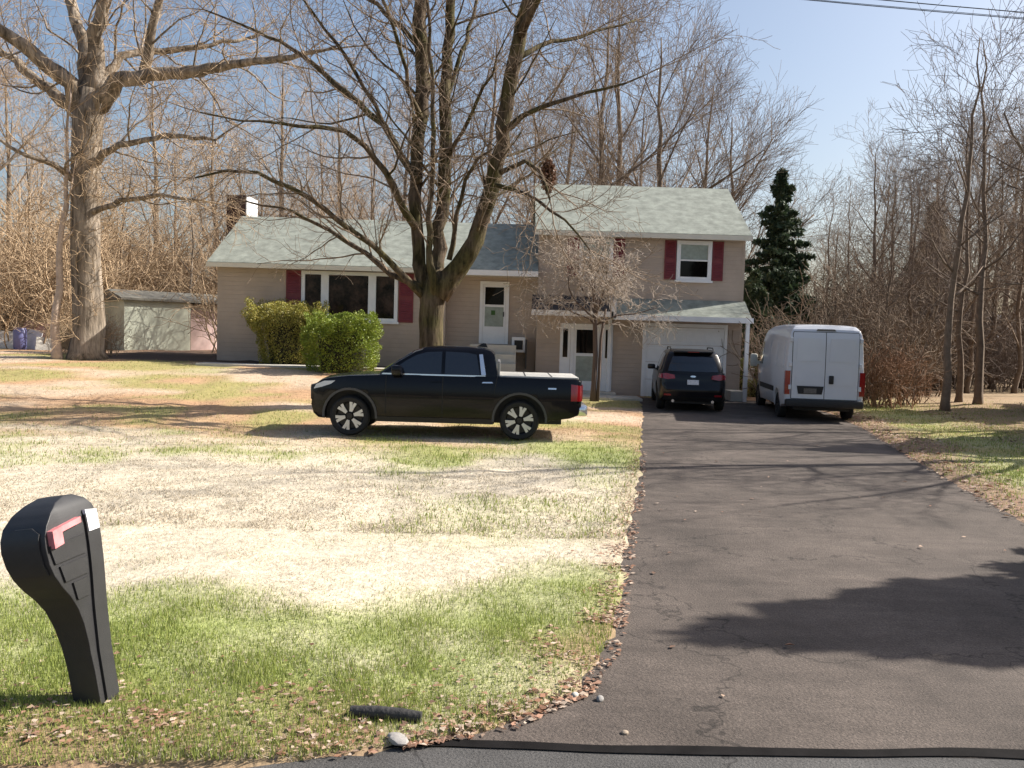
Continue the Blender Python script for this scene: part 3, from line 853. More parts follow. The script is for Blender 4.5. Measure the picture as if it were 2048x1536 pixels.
# ---- pickup
def build_pickup(loc, rotz):
    T = thing('pickup_truck', 'black crew-cab pickup parked across the dry lawn in front of the tree', 'pickup truck', loc, rotz)
    FX, RX, WR = -1.87, 1.455, 0.39
    out = [(-2.50, 0.34), (-2.38, 0.33)] + arc(FX, 0.40, 0.50, 188, -8, 14) + [(-1.30, 0.31), (0.85, 0.31)] + arc(RX, 0.40, 0.50, 190, -6, 14) + \
          [(2.05, 0.40), (2.45, 0.46), (2.60, 0.52), (2.66, 0.62), (2.66, 0.95), (2.63, 1.18), (2.58, 1.215), (1.00, 1.235), (0.0, 1.24), (-1.20, 1.215), (-1.42, 1.20), (-1.9, 1.175), (-2.25, 1.13), (-2.44, 1.085), (-2.56, 1.0), (-2.635, 0.85), (-2.66, 0.58), (-2.60, 0.42)]
    zt = [(0.3, 0.945), (0.45, 0.975), (0.62, 0.985), (0.85, 0.99), (1.0, 0.975), (1.12, 0.955), (1.22, 0.925)]
    xt = [(-2.67, 0.76), (-2.6, 0.85), (-2.45, 0.915), (-2.2, 0.965), (-1.8, 0.99), (-1.0, 1.0), (2.2, 1.0), (2.5, 0.985), (2.6, 0.96), (2.67, 0.92)]
    wb = lambda x, z: lerp_tab(zt, z) * lerp_tab(xt, x)
    def mapb(a, b, t):
        crown = 0.035 * (1 - t * t) if (b > 1.0 and a < -1.2) else 0.0
        return Vector((a, t * wb(a, b), b + crown))
    me = loft_prism(out, mapb, [x * .3 - 2.4 for x in range(17)] + [-2.6, -2.5, 2.55, 2.62], (0.45, 0.62, 0.78, 0.92, 1.02, 1.1, 1.17), (-1, -0.86, -0.5, 0, 0.5, 0.86, 1), 0.028, 48)
    obj('body', smooth(me, 38), M['black_paint'], T)
    cab = [(-1.50, 1.15), (-1.43, 1.215), (-1.05, 1.48), (-0.72, 1.68), (-0.45, 1.765), (-0.1, 1.80), (0.35, 1.80), (0.70, 1.77), (0.86, 1.73), (0.93, 1.66), (0.99, 1.25), (1.0, 1.15)]
    ct = [(1.15, 0.925), (1.25, 0.915), (1.45, 0.845), (1.65, 0.765), (1.75, 0.70), (1.80, 0.60)]
    def wc(x, z):
        return lerp_tab(ct, z) * lerp_tab([(-1.5, 0.86), (-1.1, 0.93), (-0.6, 0.985), (0, 1), (0.7, 0.99), (1.0, 0.96)], x)
    mapc = lambda a, b, t: Vector((a - 0.10 * (abs(t) ** 2) * 0 + (0.10 * t * t if a < -0.6 else 0), t * wc(a, b), b + 0.012 * (1 - t * t)))
    me = loft_prism(cab, mapc, [-1.2, -0.9, -0.6, -0.3, 0, 0.3, 0.6, 0.8], (1.3, 1.45, 1.6, 1.7, 1.76), (-1, -0.8, -0.4, 0, 0.4, 0.8, 1), 0.03, 42)
    obj('cab', smooth(me, 40), M['black_paint'], T)
    for s in (-1, 1):
        w1 = [(-1.14, 1.255), (-0.80, 1.50), (-0.60, 1.615), (-0.40, 1.675), (-0.10, 1.695), (-0.10, 1.255)]
        w2 = [(-0.03, 1.255), (-0.03, 1.697), (0.40, 1.685), (0.58, 1.65), (0.66, 1.255)]
        for w_ in (w1, w2):
            obj('side_window', side_panel(w_, lambda x, z: wc(x, z) + 0.004, s, 0.006, (-0.8, -.5, .3), (1.4, 1.55, 1.65)), M['carglass'], T)
        obj('window_trim', side_panel([(-1.28, 1.222), (-1.25, 1.248), (0.76, 1.252), (0.78, 1.224)], lambda x, z: wc(x, z) + 0.008, s, 0.012, (-.9, -.5, 0, .4), ()), M['chrome'], T)
        obj('window_trim', side_panel([(0.685, 1.258), (0.63, 1.66), (0.70, 1.665), (0.775, 1.258)], lambda x, z: wc(x, z) + 0.006, s, 0.012, (), (1.35, 1.5, 1.6)), M['chrome'], T)
        obj('door_seam', side_panel([(-1.18, 0.45), (-1.18, 1.2), (-1.165, 1.2), (-1.165, 0.45)], wb, s, 0.003, (), (0.62, .78, .92, 1.02, 1.1)), M['rubber'], T)
        obj('door_seam', side_panel([(-0.07, 0.42), (-0.07, 1.22), (-0.055, 1.22), (-0.055, 0.42)], wb, s, 0.003, (), (0.62, .78, .92, 1.02, 1.1)), M['rubber'], T)
        obj('door_seam', side_panel([(0.93, 0.9), (0.99, 1.22), (1.005, 1.22), (0.945, 0.9)], wb, s, 0.003, (), (1.02, 1.1)), M['rubber'], T)
        for hx in (-0.30, 0.70):
            obj('door_handle', side_panel([(hx, 1.105), (hx + 0.02, 1.13), (hx + 0.2, 1.135), (hx + 0.22, 1.11)], wb, s, 0.035, (), ()), M['chrome'] if hx > 0 else M['black_paint'], T)
        obj('rocker_trim', side_panel([(-1.36, 0.30), (-1.36, 0.40), (0.94, 0.40), (0.94, 0.30)], wb, s, 0.018, (-.8, 0, .5), ()), M['black_plastic'], T)
        for cx in (FX, RX):
            ring = arc(cx, 0.40, 0.50, 185, -5, 16) + arc(cx, 0.40, 0.545, -5, 185, 16)
            obj('arch_trim', side_panel(ring, wb, s, 0.022, (), ()), mat('arch_cladding', (0.045, 0.045, 0.048), 0.5), T)
        # mirror
        mb = MB().box(-1.06, -0.86, s * 0.99 - 0.11, s * 0.99 + 0.11, 1.21, 1.41, 0.045)
        mb.box(-1.0, -0.92, min(s * .80, s * .93), max(s * .80, s * .93), 1.20, 1.26)
        mb.done('mirror', M['black_paint'], T, 40)
        wheel(T, FX, s * 0.855, WR, 0.245, 0.285, s, sw=0.125)
        wheel(T, RX, s * 0.855, WR, 0.245, 0.285, s, sw=0.125)
        # tail lamp wraps round the rear corner
        obj('tail_lamp', side_panel([(2.45, 0.80), (2.45, 1.13), (2.655, 1.10), (2.665, 0.80)], wb, s, 0.012, (2.55, 2.6), (0.9, 1.0)), M['tail_red'], T)
        mb = MB().box(2.655, 2.685, min(s * .66, s * .88), max(s * .66, s * .88), 0.80, 1.12, 0.01)
        mb.done('tail_lamp', M['tail_red'], T)
        obj('headlamp', side_panel([(-2.60, 0.90), (-2.55, 0.99), (-2.38, 1.06), (-2.16, 1.075), (-2.24, 1.01), (-2.42, 0.945)], wb, s, 0.008, (-2.5, -2.4, -2.2), ()), M['lamp_clear'], T)
        obj('side_badge', side_panel([(2.0, 1.02), (2.0, 1.05), (2.16, 1.05), (2.16, 1.02)], wb, s, 0.004), M['chrome'], T)
    # windscreen and back glass
    xf = lambda y, z: lerp_tab([(1.2, -1.45), (1.48, -1.05), (1.68, -0.72), (1.77, -0.44)], z) + 0.10 * (y / 0.85) ** 2 - 0.012
    obj('windscreen', end_panel([(-0.76, 1.25), (-0.62, 1.66), (-0.3, 1.69), (0.3, 1.69), (0.62, 1.66), (0.76, 1.25)], xf, 0.004, -1, (-.4, 0, .4), (1.35, 1.48, 1.58)), M['carglass'], T)
    xr = lambda y, z: lerp_tab([(1.15, 1.0), (1.25, 0.99), (1.66, 0.93), (1.73, 0.86)], z)
    obj('rear_glass', end_panel([(-0.66, 1.30), (-0.58, 1.62), (0.58, 1.62), (0.66, 1.30)], xr, 0.008, 1), M['carglass'], T)
    # bed cover, tailgate, bumpers, grille
    mb = MB().box(1.04, 2.60, -0.86, 0.86, 1.222, 1.262, 0.012)
    cover = mb.done('bed_cover', M['tonneau'], T, 40)
    for x in (1.55, 2.07):
        MB().box(x - 0.012, x + 0.012, -0.85, 0.85, 1.258, 1.266).done('cover_fold', M['black_plastic'], cover)
    MB().box(1.0, 1.045, -0.80, 0.80, 1.24, 1.50).box(1.0, 1.04, -0.74, 0.74, 1.505, 1.53).done('headboard_rack', mat('rack_grey', (0.22, 0.22, 0.22), 0.5, metal=0.4), T)
    MB().box(2.64, 2.68, -0.64, 0.64, 0.74, 1.19, 0.012).done('tailgate', M['black_paint'], T, 40)
    MB().box(2.50, 2.79, -0.90, 0.90, 0.50, 0.72, 0.04).box(2.56, 2.77, -0.93, -0.70, 0.52, 0.70, 0.04).done('rear_bumper', M['chrome'], T, 40)
    MB().box(-2.71, -2.50, -0.62, 0.62, 0.66, 0.97, 0.03).done('grille', M['black_plastic'], T, 40)
    MB().box(-2.725, -2.705, -0.58, 0.58, 0.84, 0.90, 0.008).done('grille_bar', M['chrome'], T)
    MB().box(-2.40, 2.30, -0.62, 0.62, 0.30, 0.62).box(FX - .56, FX + .56, -.70, .70, .34, .93).box(RX - .56, RX + .56, -.70, .70, .34, .93).done('underbody', M['black_plastic'], T)
    mb = MB(); mb.prism([(0.55, -0.015, 1.80), (0.78, -0.015, 1.785), (0.74, -0.015, 1.87), (0.68, -0.015, 1.875)], (0, 0.03, 0)); mb.done('antenna_fin', M['black_plastic'], T)
    return T
build_pickup((-1.30, 18.02, 0.03), R(0.6))

# ---- crossover seen from behind
def build_suv(loc, rotz):
    T = thing('crossover_suv', 'black crossover with lit red tail lamps facing the white garage door', 'suv', loc, rotz)
    FX, RX, WR = -1.50, 1.50, 0.37
    out = [(-2.30, 0.30), (-2.0, 0.28)] + arc(FX, 0.38, 0.45, 188, -8, 12) + [(-0.9, 0.24), (0.95, 0.24)] + arc(RX, 0.38, 0.45, 190, -6, 12) + \
          [(2.0, 0.30), (2.30, 0.34), (2.42, 0.42), (2.45, 0.60), (2.42, 0.72), (2.37, 0.80), (2.34, 1.02), (2.30, 1.10), (-1.0, 1.05), (-1.5, 1.02), (-2.1, 0.92), (-2.35, 0.80), (-2.45, 0.6), (-2.42, 0.42)]
    zt = [(0.24, 0.90), (0.45, 0.955), (0.75, 0.975), (0.95, 0.96), (1.1, 0.93)]
    xt = [(-2.45, 0.72), (-2.3, 0.85), (-2.0, 0.95), (-1.4, 1.0), (1.7, 1.0), (2.1, 0.975), (2.3, 0.93), (2.4, 0.87), (2.45, 0.83)]
    wb = lambda x, z: lerp_tab(zt, z) * lerp_tab(xt, x)
    me = loft_prism(out, lambda a, b, t: Vector((a - (0.10 * t ** 4 if a > 2.2 else 0), t * wb(a, b), b)), [x * .35 - 2.3 for x in range(14)] + [2.36, 2.42], (0.42, 0.55, 0.7, 0.82, 0.95), (-1, -.85, -.5, 0, .5, .85, 1), 0.03, 48)
    obj('body', smooth(me, 40), M['dark_paint'], T)
    cab = [(-1.25, 1.0), (-0.45, 1.50), (0.0, 1.68), (0.6, 1.745), (1.4, 1.735), (1.85, 1.70), (2.02, 1.64), (2.18, 1.40), (2.31, 1.08), (2.31, 1.0)]
    ct = [(1.0, 0.945), (1.1, 0.925), (1.3, 0.86), (1.5, 0.79), (1.65, 0.72), (1.72, 0.64), (1.75, 0.56)]
    wc = lambda x, z: lerp_tab(ct, z) * lerp_tab([(-1.2, 0.85), (-0.6, 0.96), (0, 1), (1.5, 1), (2.0, 0.95), (2.3, 0.92)], x)
    me = loft_prism(cab, lambda a, b, t: Vector((a - (0.13 * t ** 4 if a > 1.7 else 0), t * wc(a, b), b + 0.01 * (1 - t * t))), [x * .35 - 1.0 for x in range(10)] + [2.1], (1.1, 1.2, 1.3, 1.4, 1.5, 1.6, 1.7), (-1, -.85, -.5, 0, .5, .85, 1), 0.025, 45)
    obj('cabin', smooth(me, 40), M['dark_paint'], T)
    xr = lambda y, z: lerp_tab([(0.3, 2.30), (0.42, 2.42), (0.6, 2.45), (0.72, 2.42), (0.8, 2.37), (1.02, 2.34), (1.1, 2.30), (1.4, 2.18), (1.64, 2.02)], z) - 0.12 * (y / 0.9) ** 4
    obj('rear_window', end_panel([(-0.70, 1.13), (-0.66, 1.30), (-0.56, 1.56), (0.56, 1.56), (0.66, 1.30), (0.70, 1.13)], xr, 0.008, 1, (-.5, -.25, 0, .25, .5), (1.2, 1.3, 1.4, 1.5)), M['carglass'], T)
    obj('tailgate', end_panel([(-0.74, 0.62), (-0.76, 1.08), (0.76, 1.08), (0.74, 0.62)], xr, 0.006, 1, (-.5, -.25, 0, .25, .5), (0.72, 0.8, 0.9, 1.02)), M['dark_paint'], T)
    for s in (-1, 1):
        o = [(s * 0.50, 0.93), (s * 0.52, 1.03), (s * 0.74, 1.07), (s * 0.90, 1.05), (s * 0.90, 0.93), (s * 0.72, 0.90)]
        obj('tail_lamp', end_panel(o if s > 0 else o[::-1], xr, 0.02, 1, (s * .62, s * .74, s * .82), ()), M['tail_red'], T)
        obj('tail_lamp', side_panel([(1.98, 0.95), (2.0, 1.05), (2.28, 1.05), (2.33, 0.92)], wb, s, 0.012, (2.1, 2.2), ()), M['tail_red'], T)
        o = [(s * 0.60, 0.44), (s * 0.60, 0.49), (s * 0.80, 0.49), (s * 0.80, 0.44)]
        obj('reflector', end_panel(o if s > 0 else o[::-1], xr, 0.012, 1), M['tail_red'], T)
        for w_ in ([(-0.85, 1.09), (-0.42, 1.42), (0.10, 1.60), (0.18, 1.09)], [(0.25, 1.09), (0.2, 1.62), (1.02, 1.64), (1.10, 1.09)], [(1.18, 1.12), (1.12, 1.63), (1.62, 1.58), (1.85, 1.25), (1.8, 1.14)]):
            obj('side_window', side_panel(w_, lambda x, z: wc(x, z) + 0.003, s, 0.006, (-.4, .6, 1.4), (1.2, 1.3, 1.4, 1.5)), M['carglass'], T)
        MB().box(-0.98, -0.80, s * 1.03 - 0.12, s * 1.03 + 0.12, 1.06, 1.22, 0.04).box(-0.92, -0.86, min(s * .86, s * 1.0), max(s * .86, s * 1.0), 1.06, 1.10).done('mirror', M['dark_paint'], T, 40)
        rr = MB().tube([(0.0, s * 0.60, 1.72), (0.08, s * 0.60, 1.79), (1.5, s * 0.60, 1.80), (1.62, s * 0.60, 1.745)], 0.018, 8)
        rr.done('roof_rail', M['dark_metal'], T, 50)
        wheel(T, FX, s * 0.84, WR, 0.235, 0.25, s, 5, 'dark_alloy')
        wheel(T, RX, s * 0.84, WR, 0.235, 0.25, s, 5, 'dark_alloy')
        MB().tube([(2.30, s * 0.55, 0.30), (2.47, s * 0.55, 0.30)], 0.04, 12).done('exhaust_tip', M['chrome'], T, 40)
    MB().box(1.72, 2.14, -0.56, 0.56, 1.655, 1.70, 0.015).done('spoiler', M['dark_paint'], T, 40)
    obj('brake_lamp', smooth(loft_prism([(-0.16, 1.668), (-0.16, 1.688), (0.16, 1.688), (0.16, 1.668)], lambda a, b, t: Vector((2.13 + 0.02 * t, a, b)), ts=(0, 1))), M['tail_red'], T)
    obj('licence_plate', end_panel([(-0.16, 0.765), (-0.16, 0.90), (0.16, 0.90), (0.16, 0.765)], xr, 0.022, 1), M['plate'], T)
    obj('badge', end_panel([(-0.085, 0.995), (-0.04, 1.02), (0.04, 1.02), (0.085, 0.995), (0.04, 0.97), (-0.04, 0.97)], xr, 0.02, 1), M['chrome'], T)
    obj('bumper_pad', end_panel([(-0.80, 0.30), (-0.80, 0.42), (0.80, 0.42), (0.80, 0.30)], xr, 0.02, 1, (-.4, 0, .4)), M['black_plastic'], T)
    MB().tube([(2.26, 0.0, 1.12), (2.23, 0.18, 1.20), (2.17, 0.38, 1.32)], 0.012, 6).done('wiper', M['black_plastic'], T)
    MB().box(-2.1, 2.2, -0.6, 0.6, 0.22, 0.5).box(FX - .5, FX + .5, -.70, .70, .3, .86).box(RX - .5, RX + .5, -.70, .70, .3, .86).done('underbody', M['black_plastic'], T)
    return T
suv = build_suv((5.36, 26.95, float(base_h(5.3, 26.5)) + 0.005), R(-96.5))

# ---- cargo van seen from behind
def build_van(loc, rotz):
    T = thing('cargo_van', 'white windowless cargo van with black bumper parked at the right of the driveway', 'van', loc, rotz)
    FX, RX, WR = -2.02, 1.72, 0.36
    out = [(-2.90, 0.30), (-2.55, 0.26)] + arc(FX, 0.37, 0.45, 190, -8, 12) + [(-1.4, 0.34), (1.1, 0.36)] + arc(RX, 0.37, 0.45, 188, -4, 12) + \
          [(2.30, 0.40), (2.86, 0.46), (2.90, 0.60), (2.90, 1.5), (2.87, 2.2), (2.82, 2.42), (2.72, 2.52), (2.2, 2.56), (0.5, 2.58), (-0.6, 2.54), (-1.1, 2.42), (-1.6, 1.95), (-2.1, 1.42), (-2.55, 1.18), (-2.85, 0.95), (-2.95, 0.7), (-2.96, 0.45)]
    zt = [(0.3, 0.97), (0.6, 1.01), (1.2, 1.02), (1.6, 0.995), (2.1, 0.955), (2.3, 0.925), (2.42, 0.87), (2.5, 0.80), (2.58, 0.68)]
    xt = [(-2.96, 0.62), (-2.8, 0.8), (-2.4, 0.93), (-1.8, 0.98), (-1, 1.0), (2.6, 1.0), (2.82, 0.985), (2.9, 0.96)]
    wb = lambda x, z: lerp_tab(zt, z) * lerp_tab(xt, x)
    me = loft_prism(out, lambda a, b, t: Vector((a, t * wb(a, b), b + (0.015 * (1 - t * t) if b > 2.4 else 0))), [x * .45 - 2.7 for x in range(13)] + [2.8], (0.6, 0.9, 1.2, 1.5, 1.8, 2.1, 2.3, 2.42, 2.5), (-1, -.8, -.4, 0, .4, .8, 1), 0.025, 45)
    obj('body', smooth(me, 40), M['white_van'], T)
    xr = lambda y, z: lerp_tab([(0.46, 2.86), (0.6, 2.90), (1.5, 2.90), (2.2, 2.87), (2.42, 2.82), (2.5, 2.74)], z)
    # local +Y is on the van's right when looking at it from behind? both leaves are built from the same outline
    obj('door_gasket', end_panel([(-0.845, 0.605), (-0.845, 2.31), (-0.82, 2.375), (0.82, 2.375), (0.845, 2.31), (0.845, 0.605)], xr, 0.006, 1, (-.4, 0, .4), (1.0, 1.5, 2.0, 2.2)), M['rubber'], T)
    for a, b, nm in ((-0.83, -0.009, 'rear_door'), (0.009, 0.83, 'rear_door')):
        d = obj(nm, end_panel([(a, 0.62), (a, 2.30), (a + 0.02 if a < 0 else a, 2.36), (b - 0.02 if b > 0.1 else b, 2.36), (b, 2.30), (b, 0.62)], xr, 0.022, 1, ((a + b) / 2,), (1.0, 1.5, 2.0, 2.2)), M['white_van'], T)
        obj('upper_panel', end_panel([(a + 0.09, 1.60), (a + 0.11, 2.20), (b - 0.11, 2.20), (b - 0.09, 1.60)], xr, 0.034, 1, (), (1.8, 2.0)), M['white_van'], d)
        obj('lower_panel', end_panel([(a + 0.09, 0.98), (a + 0.09, 1.20), (b - 0.09, 1.20), (b - 0.09, 0.98)], xr, 0.032, 1), M['white_van'], d)
        e = a if a < -0.1 else b
        for hz in (0.85, 1.45, 2.1):
            MB().box(2.86, 2.955, e - 0.035 + (0.05 if e > 0 else -0.05), e + 0.035 + (0.05 if e > 0 else -0.05), hz, hz + 0.12, 0.012).done('hinge', M['white_van'], d)
    for s in (-1, 1):
        obj('tail_lamp', end_panel([(s * 0.875, 0.72), (s * 0.875, 1.34), (s * 0.985, 1.34), (s * 0.985, 0.72)][::s], xr, 0.03, 1, (), (1.0,)), M['tail_red'], T)
        obj('tail_lamp', side_panel([(2.80, 0.72), (2.80, 1.34), (2.925, 1.34), (2.925, 0.72)], lambda x, z: lerp_tab(zt, z) * 0.965, s, 0.03, (), (1.0,)), M['tail_red'], T)
        for x0, x1 in ((-0.9, 0.25), (0.33, 1.45), (1.53, 2.6)):
            obj('side_stamping', side_panel([(x0, 1.42), (x0, 2.12), (x1, 2.12), (x1, 1.42)], wb, s, 0.010, (), (1.6, 1.8)), M['white_van'], T)
        obj('rub_strip', side_panel([(-1.35, 0.70), (-1.35, 0.84), (1.2, 0.84), (1.2, 0.70)], wb, s, 0.022, (0,), ()), M['black_plastic'], T)
        obj('cab_window', side_panel([(-2.0, 1.40), (-1.35, 2.05), (-1.05, 2.10), (-1.02, 1.40)], wb, s, 0.008, (-1.6,), (1.6, 1.8)), M['carglass'], T)
        MB().box(-1.98, -1.80, s * 1.16 - 0.11, s * 1.16 + 0.11, 1.28, 1.68, 0.05).box(-1.93, -1.85, min(s * .96, s * 1.1), max(s * .96, s * 1.1), 1.36, 1.46).done('mirror', mat('mirror_cream', (0.6, 0.58, 0.5), 0.4), T, 40)
        wheel(T, FX, s * 0.87, WR, 0.225, 0.22, s, 8, 'dark_alloy')
        wheel(T, RX, s * 0.87, WR, 0.225, 0.22, s, 8, 'dark_alloy')
    MB().box(2.80, 3.02, -0.98, 0.98, 0.40, 0.60, 0.035).done('rear_bumper', M['black_plastic'], T, 40)
    obj('brake_lamp', end_panel([(-0.25, 2.40), (-0.22, 2.45), (0.22, 2.45), (0.25, 2.40)], xr, 0.02, 1), M['black_plastic'], T)
    hy = -VAN_LEFT * 0.16
    MB().box(2.90, 2.97, hy - 0.06, hy + 0.06, 1.02, 1.24, 0.02).done('door_handle', M['black_plastic'], T, 40)
    py = VAN_LEFT * 0.36
    obj('plate_recess', end_panel([(py - 0.30, 0.74), (py - 0.34, 0.95), (py + 0.34, 0.95), (py + 0.30, 0.74)], xr, 0.036, 1), M['black_plastic'], T)
    obj('licence_plate', end_panel([(py - 0.16, 0.76), (py - 0.16, 0.89), (py + 0.16, 0.89), (py + 0.16, 0.76)], xr, 0.044, 1), mat('dim_plate', (0.12, 0.11, 0.10), 0.4, var=0.3, vscale=30), T)
    MB().box(-2.4, 2.7, -0.7, 0.7, 0.30, 0.6).box(FX - .5, FX + .5, -.72, .72, .34, .85).box(RX - .5, RX + .5, -.72, .72, .34, .85).done('underbody', M['black_plastic'], T)
    return T
VAN_LEFT = -1.0      # local Y side that faces the house side (picture left) when the van points away
van = build_van((8.55, 25.75, float(base_h(8.5, 25)) - 0.02), R(-97.5))

# ------------------------------------------------------------------ trees
class Tree:
    def __init__(self, seed):
        self.r = random.Random(seed)
        self.seg = []      # thin segments
        self.thick = []    # polylines of (Vector, radius)

    def branch(self, p, d, L, r, lvl, S):
        """grow one branch and its children; S is the style table"""
        rnd = self.r
        step = S['step'][lvl]
        n = max(2, int(round(L / step)))
        st = L / n
        px, py, pz = p; dx, dy, dz = d
        wig, up = S['wig'][lvl], S['up'][lvl]
        pts = [(px, py, pz, r)]
        r_end = max(S['rmin'], r * S['taper'][lvl])
        dirs = [d]
        for i in range(n):
            dx += rnd.gauss(0, wig); dy += rnd.gauss(0, wig); dz += rnd.gauss(0, wig) + up
            k = 1 / math.sqrt(dx * dx + dy * dy + dz * dz)
            dx *= k; dy *= k; dz *= k
            px += dx * st; py += dy * st; pz += dz * st
            t = (i + 1) / n
            pts.append((px, py, pz, r + (r_end - r) * t))
            dirs.append((dx, dy, dz))
        self.add(pts)
        if lvl + 1 < len(S['step']):
            self.children(pts, dirs, L, lvl, S)

    def add(self, pts):
        if pts[0][3] > 0.03:
            self.thick.append(pts)
        else:
            for a, b in zip(pts, pts[1:]):
                self.seg.append((*a[:3], *b[:3], a[3], b[3]))

    def children(self, pts, dirs, L, lvl, S):
        rnd = self.r
        nc = S['num'][lvl] * L
        nc = int(nc) + (1 if rnd.random() < nc - int(nc) else 0)
        n = len(pts) - 1
        t0 = S['start'][lvl]
        az = rnd.random() * 6.28
        for c in range(nc):
            t = t0 + (1 - t0) * (c + rnd.random()) / max(nc, 1)
            f = t * n
            i = min(int(f), n - 1); u = f - i
            a, b = pts[i], pts[i + 1]
            q = tuple(a[k] + (b[k] - a[k]) * u for k in range(3))
            rh = a[3] + (b[3] - a[3]) * u
            dx, dy, dz = dirs[min(i + 1, n)]
            az += 2.4 + rnd.gauss(0, 0.5)
            ang = R(S['ang'][lvl] + rnd.gauss(0, 9))
            # perpendicular frame
            if abs(dz) < 0.95: ux, uy, uz = -dy, dx, 0.0
            else: ux, uy, uz = 1.0, 0.0, 0.0
            k = 1 / math.sqrt(ux * ux + uy * uy + uz * uz); ux *= k; uy *= k; uz *= k
            vx, vy, vz = dy * uz - dz * uy, dz * ux - dx * uz, dx * uy - dy * ux
            ca, sa, cz, sz = math.cos(az), math.sin(az), math.cos(ang), math.sin(ang)
            nd = (dx * cz + (ux * ca + vx * sa) * sz, dy * cz + (uy * ca + vy * sa) * sz, dz * cz + (uz * ca + vz * sa) * sz)
            cl = S['len'][lvl] * (1.0 - S['fall'][lvl] * t) * (0.6 + 0.8 * rnd.random())
            if S.get('rel'): cl *= L
            self.branch(q, nd, cl, max(S['rmin'], min(rh * 0.62, rh * S['rr'][lvl], cl * 0.0135)), lvl + 1, S)

    def limb(self, pix, S, lvl=0):
        """explicit limb: list of (world point, radius)"""
        pts = []
        # subdivide and wobble
        for (a, ra), (b, rb) in zip(pix, pix[1:]):
            k = max(1, int((b - a).length / 0.35))
            for j in range(k):
                t = j / k
                q = a.lerp(b, t)
                w = 0.018 + 0.10 * ra
                pts.append((q.x + self.r.gauss(0, w) * (j > 0), q.y + self.r.gauss(0, w), q.z + self.r.gauss(0, w) * (j > 0), ra + (rb - ra) * t))
        q, rq = pix[-1]
        pts.append((q.x, q.y, q.z, rq))
        self.add(pts)
        dirs = []
        for i in range(len(pts)):
            a = Vector(pts[max(i - 1, 0)][:3]); b = Vector(pts[min(i + 1, len(pts) - 1)][:3])
            dirs.append(tuple((b - a).normalized()))
        L = sum((Vector(a[:3]) - Vector(b[:3])).length for a, b in zip(pts, pts[1:]))
        self.children(pts, dirs, L, lvl, S)
        for k in range(2):
            dd = dirs[-1]
            self.branch(pts[-1][:3], (dd[0] + self.r.gauss(0, .25), dd[1] + self.r.gauss(0, .25), dd[2] + self.r.gauss(0, .2)), self.r.uniform(1.3, 2.4), pts[-1][3] * 0.8, 1, S)

    def thin_mesh(self, name):
        A = np.array(self.seg, dtype=np.float64)
        p0, p1, r0, r1 = A[:, 0:3], A[:, 3:6], A[:, 6], A[:, 7]
        d = p1 - p0
        d /= np.maximum(np.linalg.norm(d, axis=1, keepdims=True), 1e-9)
        ref = np.where(np.abs(d[:, 2:3]) < 0.9, np.array([[0, 0, 1.0]]), np.array([[1.0, 0, 0]]))
        u = np.cross(d, ref); u /= np.linalg.norm(u, axis=1, keepdims=True)
        v = np.cross(d, u)
        vs = []
        for (pp, rr) in ((p0, r0), (p1, r1)):
            for k in range(3):
                a = 2 * math.pi * k / 3
                vs.append(pp + (u * math.cos(a) + v * math.sin(a)) * rr[:, None])
        V = np.stack(vs, 1).reshape(-1, 3)
        o = np.arange(len(A))[:, None] * 6
        F = np.concatenate([o + np.array([[k, (k + 1) % 3, 3 + (k + 1) % 3, 3 + k]]) for k in range(3)], 1).reshape(-1, 4)
        return smooth(fast_mesh(name, V, F), None)

    def thick_mesh(self, name, sides=8):
        mb = MB()
        for i, pl in enumerate(self.thick):
            n = (sides + 4 if pl[0][3] > 0.2 else sides) if pl[0][3] > 0.09 else 5
            mb.tube([q[:3] for q in pl], [q[3] for q in pl], n, wob=0.22 if pl[0][3] > 0.09 else 0.1, seed=i)
        me = bpy.data.meshes.new(name)
        mb.bm.to_mesh(me); mb.bm.free()
        return smooth(me, None)

    def build(self, name, label, cat, loc, bark, twig, group=None, sides=8, rotz=0):
        root = thing(name, label, cat, loc, rotz, group)
        if self.thick:
            me = self.thick_mesh('trunk', sides)
            me.materials.append(M[bark])
            obj('trunk', me, None, root)
        me = self.thin_mesh('crown'); me.materials.append(M[twig])
        obj('crown', me, None, root)
        return root

HERO = dict(step=(0.4, 0.30, 0.20, 0.13), wig=(0.06, 0.16, 0.20, 0.22), up=(0.0, 0.03, 0.035, 0.03), taper=(0.4, 0.3, 0.35, 0.6),
            num=(2.3, 3.2, 5.0), start=(0.16, 0.12, 0.1), ang=(50, 46, 45), len=(2.6, 1.05, 0.45), fall=(0.45, 0.4, 0.3), rr=(0.42, 0.5, 0.6), rmin=0.0042)

def px_limb(T, base, rows, S, d0, d1, lvl=0, s0=None):
    """rows: (px, py, width in px) with depth running from d0 to d1; stored relative to base"""
    out = []
    n = len(rows)
    for i, (x, y, w) in enumerate(rows):
        d = d0 + (d1 - d0) * i / (n - 1)
        out.append((P(x, y, d) - base, w / 2 * d / FPX))
    T.limb(out, S, lvl)

